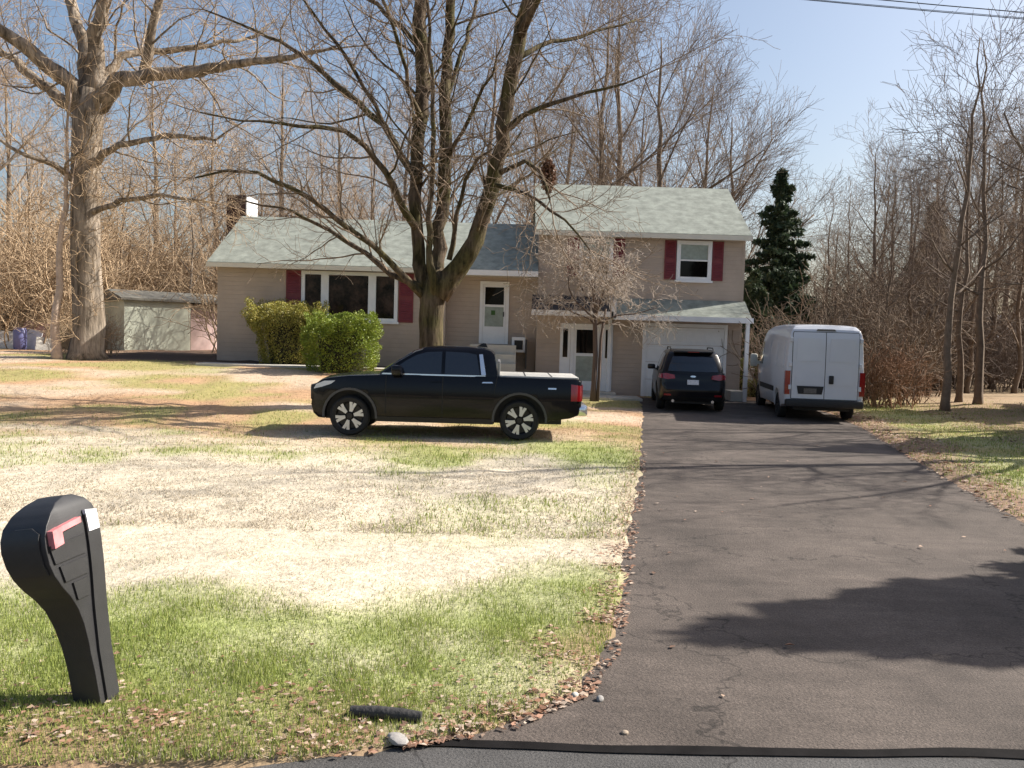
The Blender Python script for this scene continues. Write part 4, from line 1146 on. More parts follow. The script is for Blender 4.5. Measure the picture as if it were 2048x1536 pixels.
# the three-stemmed maple in front of the house
D = 21.5
b = P(862, 800, D); b.z = float(base_h(b.x, D)) - 0.05; maple_base = b
T = Tree(3)
trunk0 = Vector((0, 0, 0))
p2 = [(trunk0, 0.42), (trunk0 + Vector((0, 0, 0.25)), 0.32)] + [(P(x, y, D) - b, w / 2 * D / FPX) for x, y, w in ((861, 700, 46), (862, 640, 45), (866, 600, 50), (870, 570, 46), (872, 535, 24))]
T.thick.append([(*q, r) for q, r in p2])
px_limb(T, b, [(858, 600, 36), (838, 530, 27), (832, 430, 24), (834, 330, 25), (844, 200, 28), (846, 100, 28), (842, 0, 26), (838, -150, 26), (830, -350, 18), (820, -520, 6)], HERO, D, D + 0.6)
px_limb(T, b, [(868, 600, 40), (874, 520, 30), (886, 430, 26), (893, 300, 25), (890, 200, 22), (894, 100, 20), (902, 0, 18), (905, -150, 18), (915, -350, 8)], HERO, D, D + 1.0)
px_limb(T, b, [(866, 590, 20), (858, 500, 13), (861, 400, 11), (866, 300, 9), (866, 180, 8), (860, 60, 7), (850, -80, 4)], HERO, D - .2, D - 0.9)
px_limb(T, b, [(876, 592, 46), (918, 535, 40), (950, 480, 34), (975, 410, 31), (995, 320, 29), (1012, 220, 29), (1030, 120, 28), (1045, 40, 25), (1065, -20, 26), (1100, -130, 20), (1140, -280, 10)], HERO, D, D - 1.6)
px_limb(T, b, [(1040, 70, 20), (1062, 25, 16), (1090, -30, 13), (1150, -110, 9), (1230, -170, 4)], HERO, D - 1.2, D - 2.6)
px_limb(T, b, [(845, 590, 18), (800, 545, 13), (745, 490, 12), (700, 460, 11), (650, 418, 10), (580, 375, 9), (515, 345, 7), (450, 342, 5), (390, 356, 3)], HERO, D, D - 2.2)
px_limb(T, b, [(840, 572, 15), (780, 548, 12), (730, 505, 10), (685, 478, 9), (632, 447, 7), (560, 415, 5), (490, 402, 3)], HERO, D - .1, D + 1.5)
px_limb(T, b, [(832, 455, 17), (800, 402, 13), (770, 342, 12), (730, 292, 11), (690, 262, 9), (640, 254, 8), (560, 246, 6), (480, 242, 4), (400, 225, 3)], HERO, D, D - 3.0)
px_limb(T, b, [(838, 365, 17), (802, 312, 14), (768, 250, 13), (720, 208, 12), (670, 168, 11), (620, 122, 9), (560, 82, 7), (490, 52, 5), (410, 20, 3)], HERO, D, D + 2.6)
px_limb(T, b, [(766, 246, 9), (730, 180, 8), (690, 110, 7), (650, 60, 6), (600, -10, 4)], HERO, D + .8, D - .5)
px_limb(T, b, [(845, 240, 12), (815, 180, 9), (800, 100, 8), (775, 20, 7), (740, -80, 4)], HERO, D + .1, D - 1.8)
px_limb(T, b, [(848, 110, 13), (800, 50, 10), (740, 0, 8), (660, -50, 5)], HERO, D + .3, D + 2.4)
px_limb(T, b, [(898, 520, 12), (912, 430, 9), (930, 360, 8), (955, 318, 6), (985, 298, 4)], HERO, D, D - 1.4)
px_limb(T, b, [(1008, 262, 14), (1045, 232, 11), (1085, 214, 10), (1140, 196, 8), (1210, 178, 6), (1290, 150, 3)], HERO, D - 1, D - 2.6)
px_limb(T, b, [(1030, 120, 12), (1080, 92, 10), (1130, 80, 8), (1190, 62, 6), (1270, 40, 3)], HERO, D - 1.1, D + 1.0)
px_limb(T, b, [(1000, 345, 11), (1050, 322, 9), (1078, 340, 8), (1092, 372, 7), (1100, 400, 4)], HERO, D - .9, D - 2.2)
px_limb(T, b, [(988, 370, 12), (1030, 380, 8), (1075, 400, 7), (1130, 440, 5), (1180, 500, 3)], HERO, D - .8, D - 2.4)
px_limb(T, b, [(888, 215, 11), (915, 130, 9), (935, 60, 8), (960, -20, 6), (1000, -120, 4)], HERO, D + .5, D + 2.0)
px_limb(T, b, [(885, 330, 10), (925, 265, 8), (955, 200, 7), (985, 150, 5), (1010, 80, 3)], HERO, D + .5, D - 2.0)
maple = T.build('maple_tree', 'bare maple with three tall mossy stems rising behind the black pickup', 'tree', b, 'bark', 'twig', sides=10)

# the broad old tree left of the house
D = 29.0
b = P(175, 706, D); b.z = float(base_h(b.x, D)) - 0.05
T = Tree(5)
T.thick.append([(0, 0, 0, 0.68), (0, 0, 0.3, 0.53)] + [(*(P(x, y, D) - b), w / 2 * D / FPX) for x, y, w in ((178, 650, 56), (172, 500, 53), (172, 350, 54), (178, 235, 56), (186, 180, 46))])
BIG = dict(HERO); BIG.update(num=(1.9, 2.7, 4.4), len=(3.0, 1.35, 0.65), rmin=0.0055)
for rows, dd in (
    ([(178, 215, 40), (120, 150, 30), (60, 100, 26), (0, 60, 22), (-80, 10, 16), (-180, -60, 7)], -2.5),
    ([(170, 225, 34), (110, 188, 22), (60, 150, 18), (20, 112, 14), (-60, 80, 8)], 2.0),
    ([(184, 205, 40), (172, 110, 28), (160, 60, 24), (140, 0, 20), (120, -100, 14), (100, -250, 6)], 1.5),
    ([(190, 200, 40), (190, 90, 30), (205, 20, 24), (215, -80, 18), (230, -220, 8)], -1.0),
    ([(196, 212, 40), (235, 160, 30), (300, 150, 26), (380, 145, 24), (460, 128, 18), (560, 118, 13), (650, 100, 6)], -2.5),
    ([(288, 150, 22), (300, 80, 19), (315, 20, 16), (330, -60, 12), (340, -160, 6)], -1.5),
    ([(200, 180, 22), (240, 112, 15), (300, 102, 13), (400, 95, 10), (490, 78, 6)], 2.5),
    ([(175, 330, 18), (240, 290, 12), (330, 270, 10), (430, 280, 6)], -2.0),
    ([(170, 380, 16), (110, 330, 11), (50, 310, 8), (-30, 260, 5)], -2.0),
    ([(176, 430, 14), (240, 400, 10), (320, 390, 8), (400, 400, 4)], -2.4)):
    px_limb(T, b, rows, BIG, D, D + dd)
for k in range(150):
    t = T.r.random(); q = P(175, 690 - 470 * t, D) - b
    az = T.r.random() * 6.28
    T.branch((q.x + math.cos(az) * .4, q.y + math.sin(az) * .4, q.z), (math.cos(az) * .8, math.sin(az) * .8, T.r.uniform(-.2, .7)), T.r.uniform(.5, 1.5), 0.011, 2, BIG)
T.build('shade_tree', 'broad bare shade tree with thick grey trunk on the lawn left of the house', 'tree', b, 'bark_grey', 'twig_tan', sides=10)

# woodland styles
def wood_tree(seed, H, spread, S, r0, fork=0.35, nl=9, up0=0.9):
    T = Tree(seed)
    rnd = T.r
    pts = [(0, 0, -0.1, r0 * 1.5), (0, 0, 0.3, r0 * 1.1)]
    x = y = 0.0
    nseg = 14
    for i in range(1, nseg + 1):
        x += rnd.gauss(0, 0.07); y += rnd.gauss(0, 0.07)
        t = i / nseg
        pts.append((x, y, 0.3 + (H * 0.92 - 0.3) * t, r0 * (1 - 0.88 * t)))
    T.thick.append(pts)
    for k in range(nl):
        t = fork + (0.97 - fork) * (k + rnd.random() * .6) / nl
        i = 1 + t * nseg
        a = pts[min(int(i), nseg)]
        az = k * 2.4 + rnd.gauss(0, .4)
        el = R(30 + 42 * t * up0 + rnd.gauss(0, 8))
        L = H * spread * (1.25 - 0.85 * t) * (0.75 + 0.5 * rnd.random())
        T.branch(a[:3], (math.cos(az) * math.cos(el), math.sin(az) * math.cos(el), math.sin(el)), L, a[3] * 0.5, 0, S)
    return T
WOOD = dict(step=(0.6, 0.45, 0.32, 0.24), wig=(0.10, 0.13, 0.16, 0.2), up=(0.05, 0.05, 0.04, 0.03), taper=(0.25, 0.3, 0.4, 0.6),
            num=(2.0, 2.4, 3.4), start=(0.12, 0.1, 0.1), ang=(38, 38, 40), len=(2.6, 1.35, 0.75), fall=(0.5, 0.4, 0.3), rr=(0.5, 0.55, 0.6), rmin=0.006)
FAN = dict(WOOD); FAN.update(ang=(26, 26, 28), up=(0.03, 0.03, 0.02, 0.02), wig=(0.05, 0.08, 0.1, 0.12), len=(3.4, 1.7, 0.9))
SCRUB = dict(step=(0.35, 0.28, 0.2), wig=(0.16, 0.2, 0.25), up=(0.02, 0.02, 0.0), taper=(0.35, 0.4, 0.6), num=(3.6, 4.2), start=(0.12, 0.1),
             ang=(45, 48), len=(1.15, 0.55), fall=(0.45, 0.3), rr=(0.55, 0.6), rmin=0.006)

def scrub(seed, H, n, spread):
    T = Tree(seed); rnd = T.r
    for k in range(n):
        az = k * 2.4 + rnd.random(); el = R(rnd.uniform(48, 86))
        T.branch((rnd.gauss(0, spread * .3), rnd.gauss(0, spread * .3), -0.05), (math.cos(az) * math.cos(el), math.sin(az) * math.cos(el), math.sin(el)), H * rnd.uniform(.6, 1.1), rnd.uniform(0.016, 0.028), 0, SCRUB)
    return T

first = {}
def plant(key, maker, name, label, cat, px, d, scale, rot, bark, twig, group, sides=7, sink=0.0, dx=None):
    x = (px - 1024) / FPX * d if dx is None else dx
    z = float(base_h(x, d)) - sink
    k = (key, bark, twig)
    if k not in first:
        o = maker().build(name, label, cat, (x, d, z), bark, twig, group, sides)
        first[k] = o
    else:
        o = copy_tree(first[k])
        o.name = name
        tag(o, label, cat, group)
    o.location = (x, d, z); o.rotation_euler = (0, 0, rot); o.scale = (scale,) * 3
    return o

mk = {
    'w1': lambda: wood_tree(21, 19, 0.30, WOOD, 0.26, 0.25, 11),
    'w2': lambda: wood_tree(22, 18, 0.33, WOOD, 0.24, 0.18, 12),
    'w3': lambda: wood_tree(23, 16, 0.36, WOOD, 0.2, 0.15, 11),
    'f1': lambda: wood_tree(24, 17, 0.42, FAN, 0.24, 0.10, 12, 1.0),
    's1': lambda: wood_tree(25, 13, 0.26, WOOD, 0.11, 0.2, 9),
    'b1': lambda: scrub(31, 2.6, 12, 1.0),
    'b2': lambda: scrub(32, 3.3, 12, 1.3),
    'b3': lambda: scrub(33, 1.6, 13, 0.9),
}
rt = random.Random(77)
# trees behind the roofs (left)
LW = 'tall bare brown tree in the woods left of and behind the low wing'
for px, d, k, s in ((-60, 40, 'w1', 1.0), (60, 46, 'w3', .75), (20, 60, 'w1', 1.1), (245, 44, 'w3', .66), (310, 52, 'w1', .95), (375, 42, 's1', .8), (420, 60, 'w2', 1.1), (480, 47, 'w3', .75), (555, 56, 'w1', 1.0),
                    (615, 45, 's1', .9), (680, 62, 'w2', 1.1), (735, 50, 'w3', .8), (800, 58, 'w1', 1.0), (170, 70, 'w3', 1.0), (350, 72, 'w3', 1.1), (520, 75, 'w3', 1.1), (640, 74, 'w3', 1.1), (-120, 58, 'w3', 1.1), (80, 78, 'w3', 1.2), (740, 80, 'w3', 1.2)):
    plant(k, mk[k], 'woodland_tree', LW, 'tree', px, d, s * rt.uniform(.92, 1.06), rt.random() * 6.28, 'bark_grey', 'twig_tan', 'bare trees in the woods left of the house')
CW = 'bare tree with ascending limbs standing behind the two-storey wing'
for px, d, k, s in ((880, 60, 'w2', 1.1), (965, 52, 'w1', 1.05), (1060, 62, 'w2', 1.1), (1175, 43, 'f1', 1.12), (1225, 50, 'w1', 1.15), (1310, 45, 'f1', 1.1), (1390, 58, 'w2', 1.1), (1120, 74, 'w1', 1.3), (1270, 78, 'w2', 1.35)):
    plant(k, mk[k], 'bare_tree', CW, 'tree', px, d, s, rt.random() * 6.28, 'bark_brown', 'twig', 'bare trees behind the two-storey wing')
plant('f1', mk['f1'], 'fan_tree', 'bare tree with a wide fan-shaped crown beside the spruce', 'tree', 1455, 56, 1.02, 1.3, 'bark_brown', 'twig', None)
RW = 'slender bare brown tree in the thicket right of the driveway'
for px, d, k, s in ((1640, 62, 's1', 1.0), (1580, 70, 'w3', .75), (1690, 52, 's1', .95), (1735, 46, 'w3', .78), (1770, 58, 'f1', .85), (1815, 50, 'w2', .74), (1860, 60, 'w1', .9), (1905, 44, 'w3', .8), (1950, 55, 'f1', .86), (1995, 48, 'w2', .8), (2045, 42, 'w3', .9), (2090, 54, 'w1', .95),
                    (1660, 80, 'w2', .8), (1750, 78, 'w1', .9), (1840, 80, 'w3', 1.0), (1930, 76, 'w2', 1.0), (2020, 72, 'w1', 1.1), (1540, 84, 'w2', .72), (2120, 66, 'w2', 1.0)):
    plant(k, mk[k], 'thicket_tree', RW, 'tree', px, d, s * rt.uniform(.92, 1.06), rt.random() * 6.28, 'bark_brown', 'twig', 'bare trees in the thicket right of the driveway')
GT = 'thin dark-stemmed sapling on the grass edge right of the driveway'
for px, d, k, s in ((1893, 27, 's1', .95), (1920, 30, 's1', .85), (1958, 29, 's1', 1.0), (1810, 33, 's1', .7), (1760, 31, 's1', .62)):
    bsh = px < 1850
    plant('s2', lambda: wood_tree(26, 13, 0.22, WOOD, 0.13, 0.28, 9), 'sapling', 'short thin sapling growing out of the russet bushes' if bsh else GT, 'tree', px, d, s, rt.random() * 6.28, 'bark_brown', 'twig_dark', 'saplings among the russet bushes' if bsh else 'saplings right of the driveway')
plant('p1', lambda: wood_tree(27, 11, 0.26, WOOD, 0.14, 0.35, 7), 'pale_tree', 'small tree with a pale pinkish trunk beside the broad shade tree', 'tree', 112, 28.5, 0.95, 0.4, 'bark_pale', 'twig_tan', None)
plant('o1', lambda: wood_tree(28, 14, 0.42, WOOD, 0.22, 0.2, 10), 'overhanging_tree', 'dark bare tree reaching its limbs over the driveway from the right', 'tree', 0, 17.5, 1.0, 2.2, 'bark_brown', 'twig_dark', None, dx=13.6)
plant('o1', None, 'roadside_tree', 'dark bare tree standing on the lawn well right of the driveway', 'tree', 0, 23.0, 0.9, 0.5, 'bark_brown', 'twig_dark', None, dx=18.0)

# undergrowth
for i in range(64):
    px = -80 + (i % 32) * 17.5 + rt.uniform(-14, 14); d = rt.uniform(35, 50)
    if 235 < px < 450: d = rt.uniform(46, 54)
    k = rt.choice(('b1', 'b2', 'b2'))
    plant(k, mk[k], 'undergrowth_bush', 'tangled bare tan bush in the undergrowth left of the house', 'bush', px, d, rt.uniform(1.0, 2.5), rt.random() * 6.28, 'bark_grey', 'twig_tan', 'bare bushes in the undergrowth left of the house')
for i in range(60):
    px = 1560 + (i % 30) * 19 + rt.uniform(-12, 12); d = rt.uniform(34, 50) if i % 3 else rt.uniform(29, 34)
    k = rt.choice(('b1', 'b2', 'b3'))
    if px > 1840: px = 1560 + (px - 1840) * 1.3; d = rt.uniform(40, 56)
    plant(k, mk[k], 'thicket_bush', 'tangled bare brown bush in the thicket right of the driveway', 'bush', px, d, rt.uniform(.9, 2.0), rt.random() * 6.28, 'bark_brown', 'twig', 'bare bushes in the thicket right of the driveway')
for i in range(26):
    px = 1840 + i * 11 + rt.uniform(-10, 10)
    plant('b2', mk['b2'], 'dark_bush', 'dark tangled bare bush among the saplings before the low ranch house', 'bush', px, rt.uniform(37, 50), rt.uniform(.7, 1.7), rt.random() * 6.28, 'bark_brown', 'twig_dark', 'dark bushes before the ranch house')
for px, d, k, s in ((1870, 38, 's1', .8), (1935, 36, 's1', .9), (1985, 40, 'w3', .7), (2030, 37, 's1', .95), (2075, 35, 's1', .9)):
    plant(k, mk[k], 'thicket_tree', RW, 'tree', px, d, s, rt.random() * 6.28, 'bark_brown', 'twig', 'bare trees in the thicket right of the driveway')
M['twig_rust'] = mat('twig_rust', (0.27, 0.15, 0.085), 0.9)
for px, d, s in ((1735, 28.5, 1.0), (1765, 28, 1.15), (1800, 28.5, 1.1), (1830, 29.5, 0.9)):
    plant('b3r', mk['b3'], 'russet_bush', 'low russet bare bush just beyond the white van', 'bush', px, d, s, rt.random() * 6.28, 'bark_brown', 'twig_rust', 'russet bushes beyond the van')
for i in range(7):
    px = 120 + i * 16 + rt.uniform(-8, 8)
    plant('b3', mk['b3'], 'undergrowth_bush', 'low bare tan bush on the lawn edge beside the broad shade tree', 'bush', px, rt.uniform(30.5, 33.5), rt.uniform(.55, .9), rt.random() * 6.28, 'bark_grey', 'twig_tan', 'low bushes by the shade tree')

# small ornamental tree at the entry
ORN = dict(step=(0.25, 0.2, 0.14, 0.1), wig=(0.14, 0.2, 0.24, 0.25), up=(-0.01, -0.03, -0.06, -0.08), taper=(0.35, 0.4, 0.5, 0.7), num=(4.0, 5.0, 6.4), start=(0.15, 0.1, 0.1), ang=(45, 48, 48), len=(1.35, 0.8, 0.42), fall=(0.4, 0.35, 0.3), rr=(0.5, 0.55, 0.6), rmin=0.0065)
T = Tree(61)
T.thick.append([(0, 0, -0.1, 0.11), (0.01, 0, 0.5, 0.085), (0.03, 0.02, 1.4, 0.075), (0, 0.02, 2.3, 0.07), (-0.05, 0, 2.9, 0.06)])
T.thick.append([(0.14, 0, -0.1, 0.06), (0.17, 0.03, 1.0, 0.05), (0.18, 0, 2.0, 0.045), (0.3, 0, 2.9, 0.035)])
for k in range(10):
    az = k * 2.4; el = R(30 + 5.5 * k)
    T.branch((-0.03, 0, 2.35 + 0.06 * k), (math.cos(az) * math.cos(el), math.sin(az) * math.cos(el) * 0.7, math.sin(el)), 2.15 * T.r.uniform(.8, 1.1), 0.032, 0, ORN)
x = (1187 - 1024) / FPX * 27.2
T.build('ornamental_tree', 'small weeping ornamental tree with pale tangled twigs before the front entry', 'tree', (x, 27.2, float(base_h(x, 27.2))), 'twig_dark', 'twig_pale')

# ------------------------------------------------------------------ evergreens
def leaf_cloud(name, pts, size, cols, seed, nrm=None, elong=1.0):
    """small quads at pts with random facing"""
    rng = np.random.default_rng(seed)
    n = len(pts)
    a = rng.normal(size=(n, 3))
    if nrm is not None: a = a * 0.8 + nrm
    a /= np.linalg.norm(a, axis=1, keepdims=True)
    b = np.cross(a, rng.normal(size=(n, 3))); b /= np.linalg.norm(b, axis=1, keepdims=True)
    s = size * (0.6 + 0.8 * rng.random((n, 1)))
    u, v = a * s * elong, b * s * 0.5
    V = np.stack([pts - u * .5, pts + v * .5, pts + u * .5, pts - v * .5], 1).reshape(-1, 3)
    me = fast_mesh(name, V, np.arange(4 * n).reshape(n, 4))
    c = np.repeat(cols, 4, 0)
    ca = me.color_attributes.new('Col', 'FLOAT_COLOR', 'POINT')
    ca.data.foreach_set('color', np.concatenate([c, np.ones((len(c), 1))], 1).astype(np.float32).ravel())
    return me

def spruce_mesh(H, Rb, seed, n_br=135):
    rng = np.random.default_rng(seed)
    P_, C_ = [], []
    T = Tree(seed)
    T.thick.append([(0, 0, -0.1, 0.20), (0, 0, H * .5, 0.11), (0, 0, H, 0.032)])
    for k in range(n_br):
        t = (k + rng.random()) / n_br
        z = H * (0.06 + 0.93 * t)
        L = Rb * (1 - t) ** 0.8 * (0.42 + 0.85 * rng.random() ** 1.3) + 0.12
        az = k * 2.4 + rng.normal() * .3
        m = int(40 + 260 * L / Rb)
        u = rng.random(m) ** 0.7
        droop = -0.28 * L * u + 0.18 * L * u * u * (0.4 + t)
        side = rng.normal(size=m) * 0.16 * L * (1 - 0.6 * u)
        x = np.cos(az) * u * L - np.sin(az) * side
        y = np.sin(az) * u * L + np.cos(az) * side
        P_.append(np.stack([x, y, z + droop + rng.normal(size=m) * 0.05 - 0.12 * np.abs(side)], 1))
        C_.append(np.array([(0.038, 0.062, 0.028)]) * (0.55 + 0.9 * rng.random((m, 1))) + (rng.random((m, 1)) < .08) * np.array([(0.06, 0.05, 0.02)]))
        T.seg.append((0, 0, z, math.cos(az) * L * .9, math.sin(az) * L * .9, z - .12 * L, 0.02, 0.006))
    return np.concatenate(P_), np.concatenate(C_), T
def spruce(name, label, x, d, H, Rb, seed, size=0.2, n_br=135):
    pts, cols, T = spruce_mesh(H, Rb, seed, n_br)
    root = T.build(name, label, 'tree', (x, d, float(base_h(x, d))), 'bark_brown', 'twig_dark')
    obj('needles', leaf_cloud('needles', pts, size, cols, seed, elong=1.6), M['needle'], root)
    return root
D = 39; x = (1545 - 1024) / FPX * D
spruce('spruce_tree', 'dark green spruce rising between the house and the white van', x, D, 9.6, 2.5, 71)
x = (1500 - 1024) / FPX * 35
spruce('yew_tree', 'broad olive evergreen behind the front end of the white van', (1560 - 1024) / FPX * 36.5, 36.5, 5.0, 2.3, 78)
spruce('young_spruce', 'shorter dark spruce close behind the garage corner', x, 35, 4.8, 1.5, 72)
x = (1850 - 1024) / FPX * 62
spruce('hemlock_tree', 'dull dark conifer standing deep in the thicket', x, 62, 12, 3.4, 74, 0.3)
spruce('driveway_spruce', 'dark spruce beside the road end of the driveway', 10.9, 8.9, 7.4, 2.4, 75, 0.24, 330)
spruce('lawn_spruce', 'dark spruce standing on the lawn right of the thicket', 19.2, 27.0, 9.5, 3.0, 77, 0.24, 260)
spruce('verge_spruce', 'dark spruce on the leaf-strewn bank right of the driveway', 16.6, 20.2, 8.2, 2.7, 79, 0.24, 240)

def shrub(name, label, centre, rx, ry, H, seed, cols, flare, n=44000, size=0.05):
    rng = np.random.default_rng(seed)
    cx, cy = centre
    z0 = float(base_h(cx, cy)) - 0.02
    root = thing(name, label, 'shrub', (cx, cy, z0))
    th = rng.random(n) * 2 * np.pi
    # superellipse side wall and top, sampled as a thick shell
    top = rng.random(n) < 0.42
    u = np.where(top, np.sqrt(rng.random(n)), 1.0)
    zt = np.where(top, 1.0, rng.random(n) ** 0.8)
    depth = np.clip(np.abs(rng.normal(0, 0.07, n)), 0, 0.3)
    prof = flare(zt)
    lump = 1 + 0.34 * (vnoise(np.cos(th) * 3 + 9, np.sin(th) * 3 + zt * 3.5 + 9, 0.8, seed) - .5) + 0.26 * (vnoise(th * 3 + 20, zt * 9 + 9, 0.8, seed + 1) - .5)
    ce, se = np.sign(np.cos(th)) * np.abs(np.cos(th)) ** 0.8, np.sign(np.sin(th)) * np.abs(np.sin(th)) ** 0.8
    rr = u * prof * lump * (1 - depth)
    x, y = ce * rx * rr, se * ry * rr
    zl = H * (zt - np.where(top, depth * 0.7 + 0.34 * u ** 3, 0)) * (1 + 0.26 * (vnoise(x + 9, y + 9, 0.35, seed + 2) - .5))
    pts = np.stack([x, y, zl], 1)
    tone = 0.55 + 0.8 * rng.random((n, 1))
    w = rng.random((n, 1))
    c = cols[0][None] * w + cols[1][None] * (1 - w)
    nrm = np.stack([ce * (~top), se * (~top), np.where(top, 1.0, 0.3)], 1) * 0.9
    obj('foliage', leaf_cloud('foliage', pts, size, c * tone, seed, nrm), M['leaf'], root)
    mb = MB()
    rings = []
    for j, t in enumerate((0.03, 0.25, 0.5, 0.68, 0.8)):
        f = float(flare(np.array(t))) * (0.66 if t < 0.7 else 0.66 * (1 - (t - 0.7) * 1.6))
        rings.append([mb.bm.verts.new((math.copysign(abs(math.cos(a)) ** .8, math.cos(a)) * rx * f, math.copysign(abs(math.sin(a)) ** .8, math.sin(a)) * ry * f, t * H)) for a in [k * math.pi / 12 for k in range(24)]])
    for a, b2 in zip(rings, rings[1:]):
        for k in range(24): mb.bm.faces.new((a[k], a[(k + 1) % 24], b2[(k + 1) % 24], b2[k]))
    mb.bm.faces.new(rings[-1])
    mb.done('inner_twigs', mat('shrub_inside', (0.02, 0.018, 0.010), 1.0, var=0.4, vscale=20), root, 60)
    T = Tree(seed)
    for k in range(7):
        a = k * 2.4
        T.seg.append((math.cos(a) * .1, math.sin(a) * .1, -0.1, math.cos(a) * rx * .5, math.sin(a) * ry * .5, H * .5, 0.025, 0.012))
    me = T.thin_mesh('stem'); obj('stem', me, M['twig_dark'], root)
    return root
g1 = np.array((0.24, 0.25, 0.035)); g2 = np.array((0.36, 0.29, 0.07))
shrub('spreading_shrub', 'golden green evergreen shrub flaring wider at its top below the picture window', ((570 - 1024) / FPX * 28.6, 28.75), 1.28, 0.85, 2.02, 81, (g1, g2), lambda t: 0.60 + 0.42 * np.clip(t, 0, 1) ** 1.1)
g1 = np.array((0.17, 0.25, 0.02)); g2 = np.array((0.25, 0.29, 0.035))
shrub('clipped_shrub', 'bright green clipped rounded shrub nearest the maple trunk', ((688 - 1024) / FPX * 27.3, 26.9), 1.12, 0.90, 1.78, 82, (g1, g2), lambda t: 0.84 + 0.16 * np.sin(np.clip(t, 0, 1) * 2.6))
g1 = np.array((0.14, 0.19, 0.03)); g2 = np.array((0.22, 0.22, 0.06))
shrub('garden_shrub', 'small yellow green shrub between the garage corner and the van', ((1500 - 1024) / FPX * 33, 33.0), 0.62, 0.5, 1.35, 83, (g1, g2), lambda t: 0.75 + 0.25 * np.sin(np.clip(t, 0, 1) * 2.6), 6000, 0.07)

# squirrel nest of dead leaves in a maple limb
rng = np.random.default_rng(91)
n = 1500
v = rng.normal(size=(n, 3)); v /= np.linalg.norm(v, axis=1, keepdims=True)
pts = v * (rng.random((n, 1)) ** 0.4) * np.array((0.17, 0.16, 0.36)) * (0.8 + 0.4 * rng.random((n, 1)))
cols = np.array([(0.16, 0.08, 0.045)]) * (0.5 + rng.random((n, 1)))
c = P(1096, 352, 20.2)
tag(obj('leaf_nest', leaf_cloud('leaf_nest', pts, 0.09, cols, 92), M['leaf'], None, c), 'brown leaf nest lodged in a right-hand limb of the maple', 'nest')

# ------------------------------------------------------------------ mailbox by the road
M['mb_plastic'] = mat('mailbox_plastic', (0.022, 0.022, 0.024), 0.5, var=0.15, vscale=12, bump=0.12, bscale=200)
M['flag_red'] = mat('flag_red', (0.60, 0.20, 0.21), 0.5, var=0.25, vscale=14)
mp = P(212, 1436, 4.80); mz = float(lawn_h(mp.x, mp.y))
mbx = thing('mailbox', 'black moulded plastic mailbox with curved post, red flag and white tag', 'mailbox')
prof = [(0.0, -0.12), (0.0, 1.04), (0.015, 1.09), (0.05, 1.135), (0.11, 1.165), (0.19, 1.17), (0.28, 1.15), (0.36, 1.11), (0.425, 1.055), (0.455, 1.0), (0.462, 0.94), (0.45, 0.86), (0.42, 0.79), (0.37, 0.72), (0.305, 0.65), (0.25, 0.57), (0.215, 0.48), (0.19, 0.36), (0.175, 0.2), (0.168, -0.12)]
hw = lambda z: lerp_tab([(-0.2, 0.082), (0.3, 0.084), (0.55, 0.10), (0.75, 0.122), (0.95, 0.133), (1.06, 0.130), (1.12, 0.115), (1.17, 0.075)], z)
# local frame: +X is the front of the box, +Y the side that faces the sun
me = loft_prism(prof, lambda a, b, t: Vector((a * 0.92, t * hw(b), b)), (0.1, 0.2, 0.3, 0.4), [0.1 * k for k in range(1, 12)] + [1.13], (-1, -0.6, 0, 0.6, 1), 0.018, 35, 3)
obj('box', smooth(me, 45), M['mb_plastic'], mbx)
for s in (-1, 1):
    obj('post_strip', side_panel([(0.012, 0.02), (0.012, 1.02), (0.115, 1.05), (0.115, 0.02)], lambda x, z: hw(z), s, 0.014, (), [0.1 * k for k in range(1, 11)]), M['mb_plastic'], mbx)
    for z0, z1, x0, x1 in ((0.62, 0.72, 0.14, 0.235), (0.74, 0.83, 0.14, 0.32), (0.85, 0.95, 0.14, 0.38)):
        obj('side_rib', side_panel([(x0, z0), (x0, z1), (x1 + 0.03, z1), (x1, z0)], lambda x, z: hw(z), s, 0.010, (0.25,), ()), M['mb_plastic'], mbx)
s = 1
obj('flag_arm', side_panel([(0.17, 1.02), (0.17, 1.05), (0.36, 1.03), (0.36, 1.0)], lambda x, z: hw(1.03), s, 0.028, (), ()), M['flag_red'], mbx)
obj('flag', side_panel([(0.33, 0.945), (0.33, 1.035), (0.40, 1.025), (0.40, 0.935)], lambda x, z: hw(1.0), s, 0.034, (), ()), M['flag_red'], mbx)
obj('white_tag', side_panel([(0.02, 0.955), (0.02, 1.06), (0.108, 1.075), (0.108, 0.955)], lambda x, z: hw(z) + 0.012, s, 0.006, (), (1.0, 1.03)), mat('white_tag', (0.75, 0.76, 0.78), 0.4), mbx)
xd = lambda y, z: 0.92 * lerp_tab([(0.79, 0.42), (0.86, 0.45), (0.94, 0.462), (1.0, 0.455), (1.055, 0.425)], z)
obj('door', end_panel([(-0.10, 0.80), (-0.10, 1.02), (-0.05, 1.05), (0.05, 1.05), (0.10, 1.02), (0.10, 0.80)], xd, 0.010, 1, (), (0.86, 0.94, 1.0)), M['mb_plastic'], mbx)
# front towards the picture's lower left, leaning a little to the left
mbx.matrix_world = Matrix.Translation((mp.x, mp.y, mz)) @ Matrix.Rotation(R(-9.5), 4, 'Y') @ Matrix.Rotation(R(260), 4, 'Z')

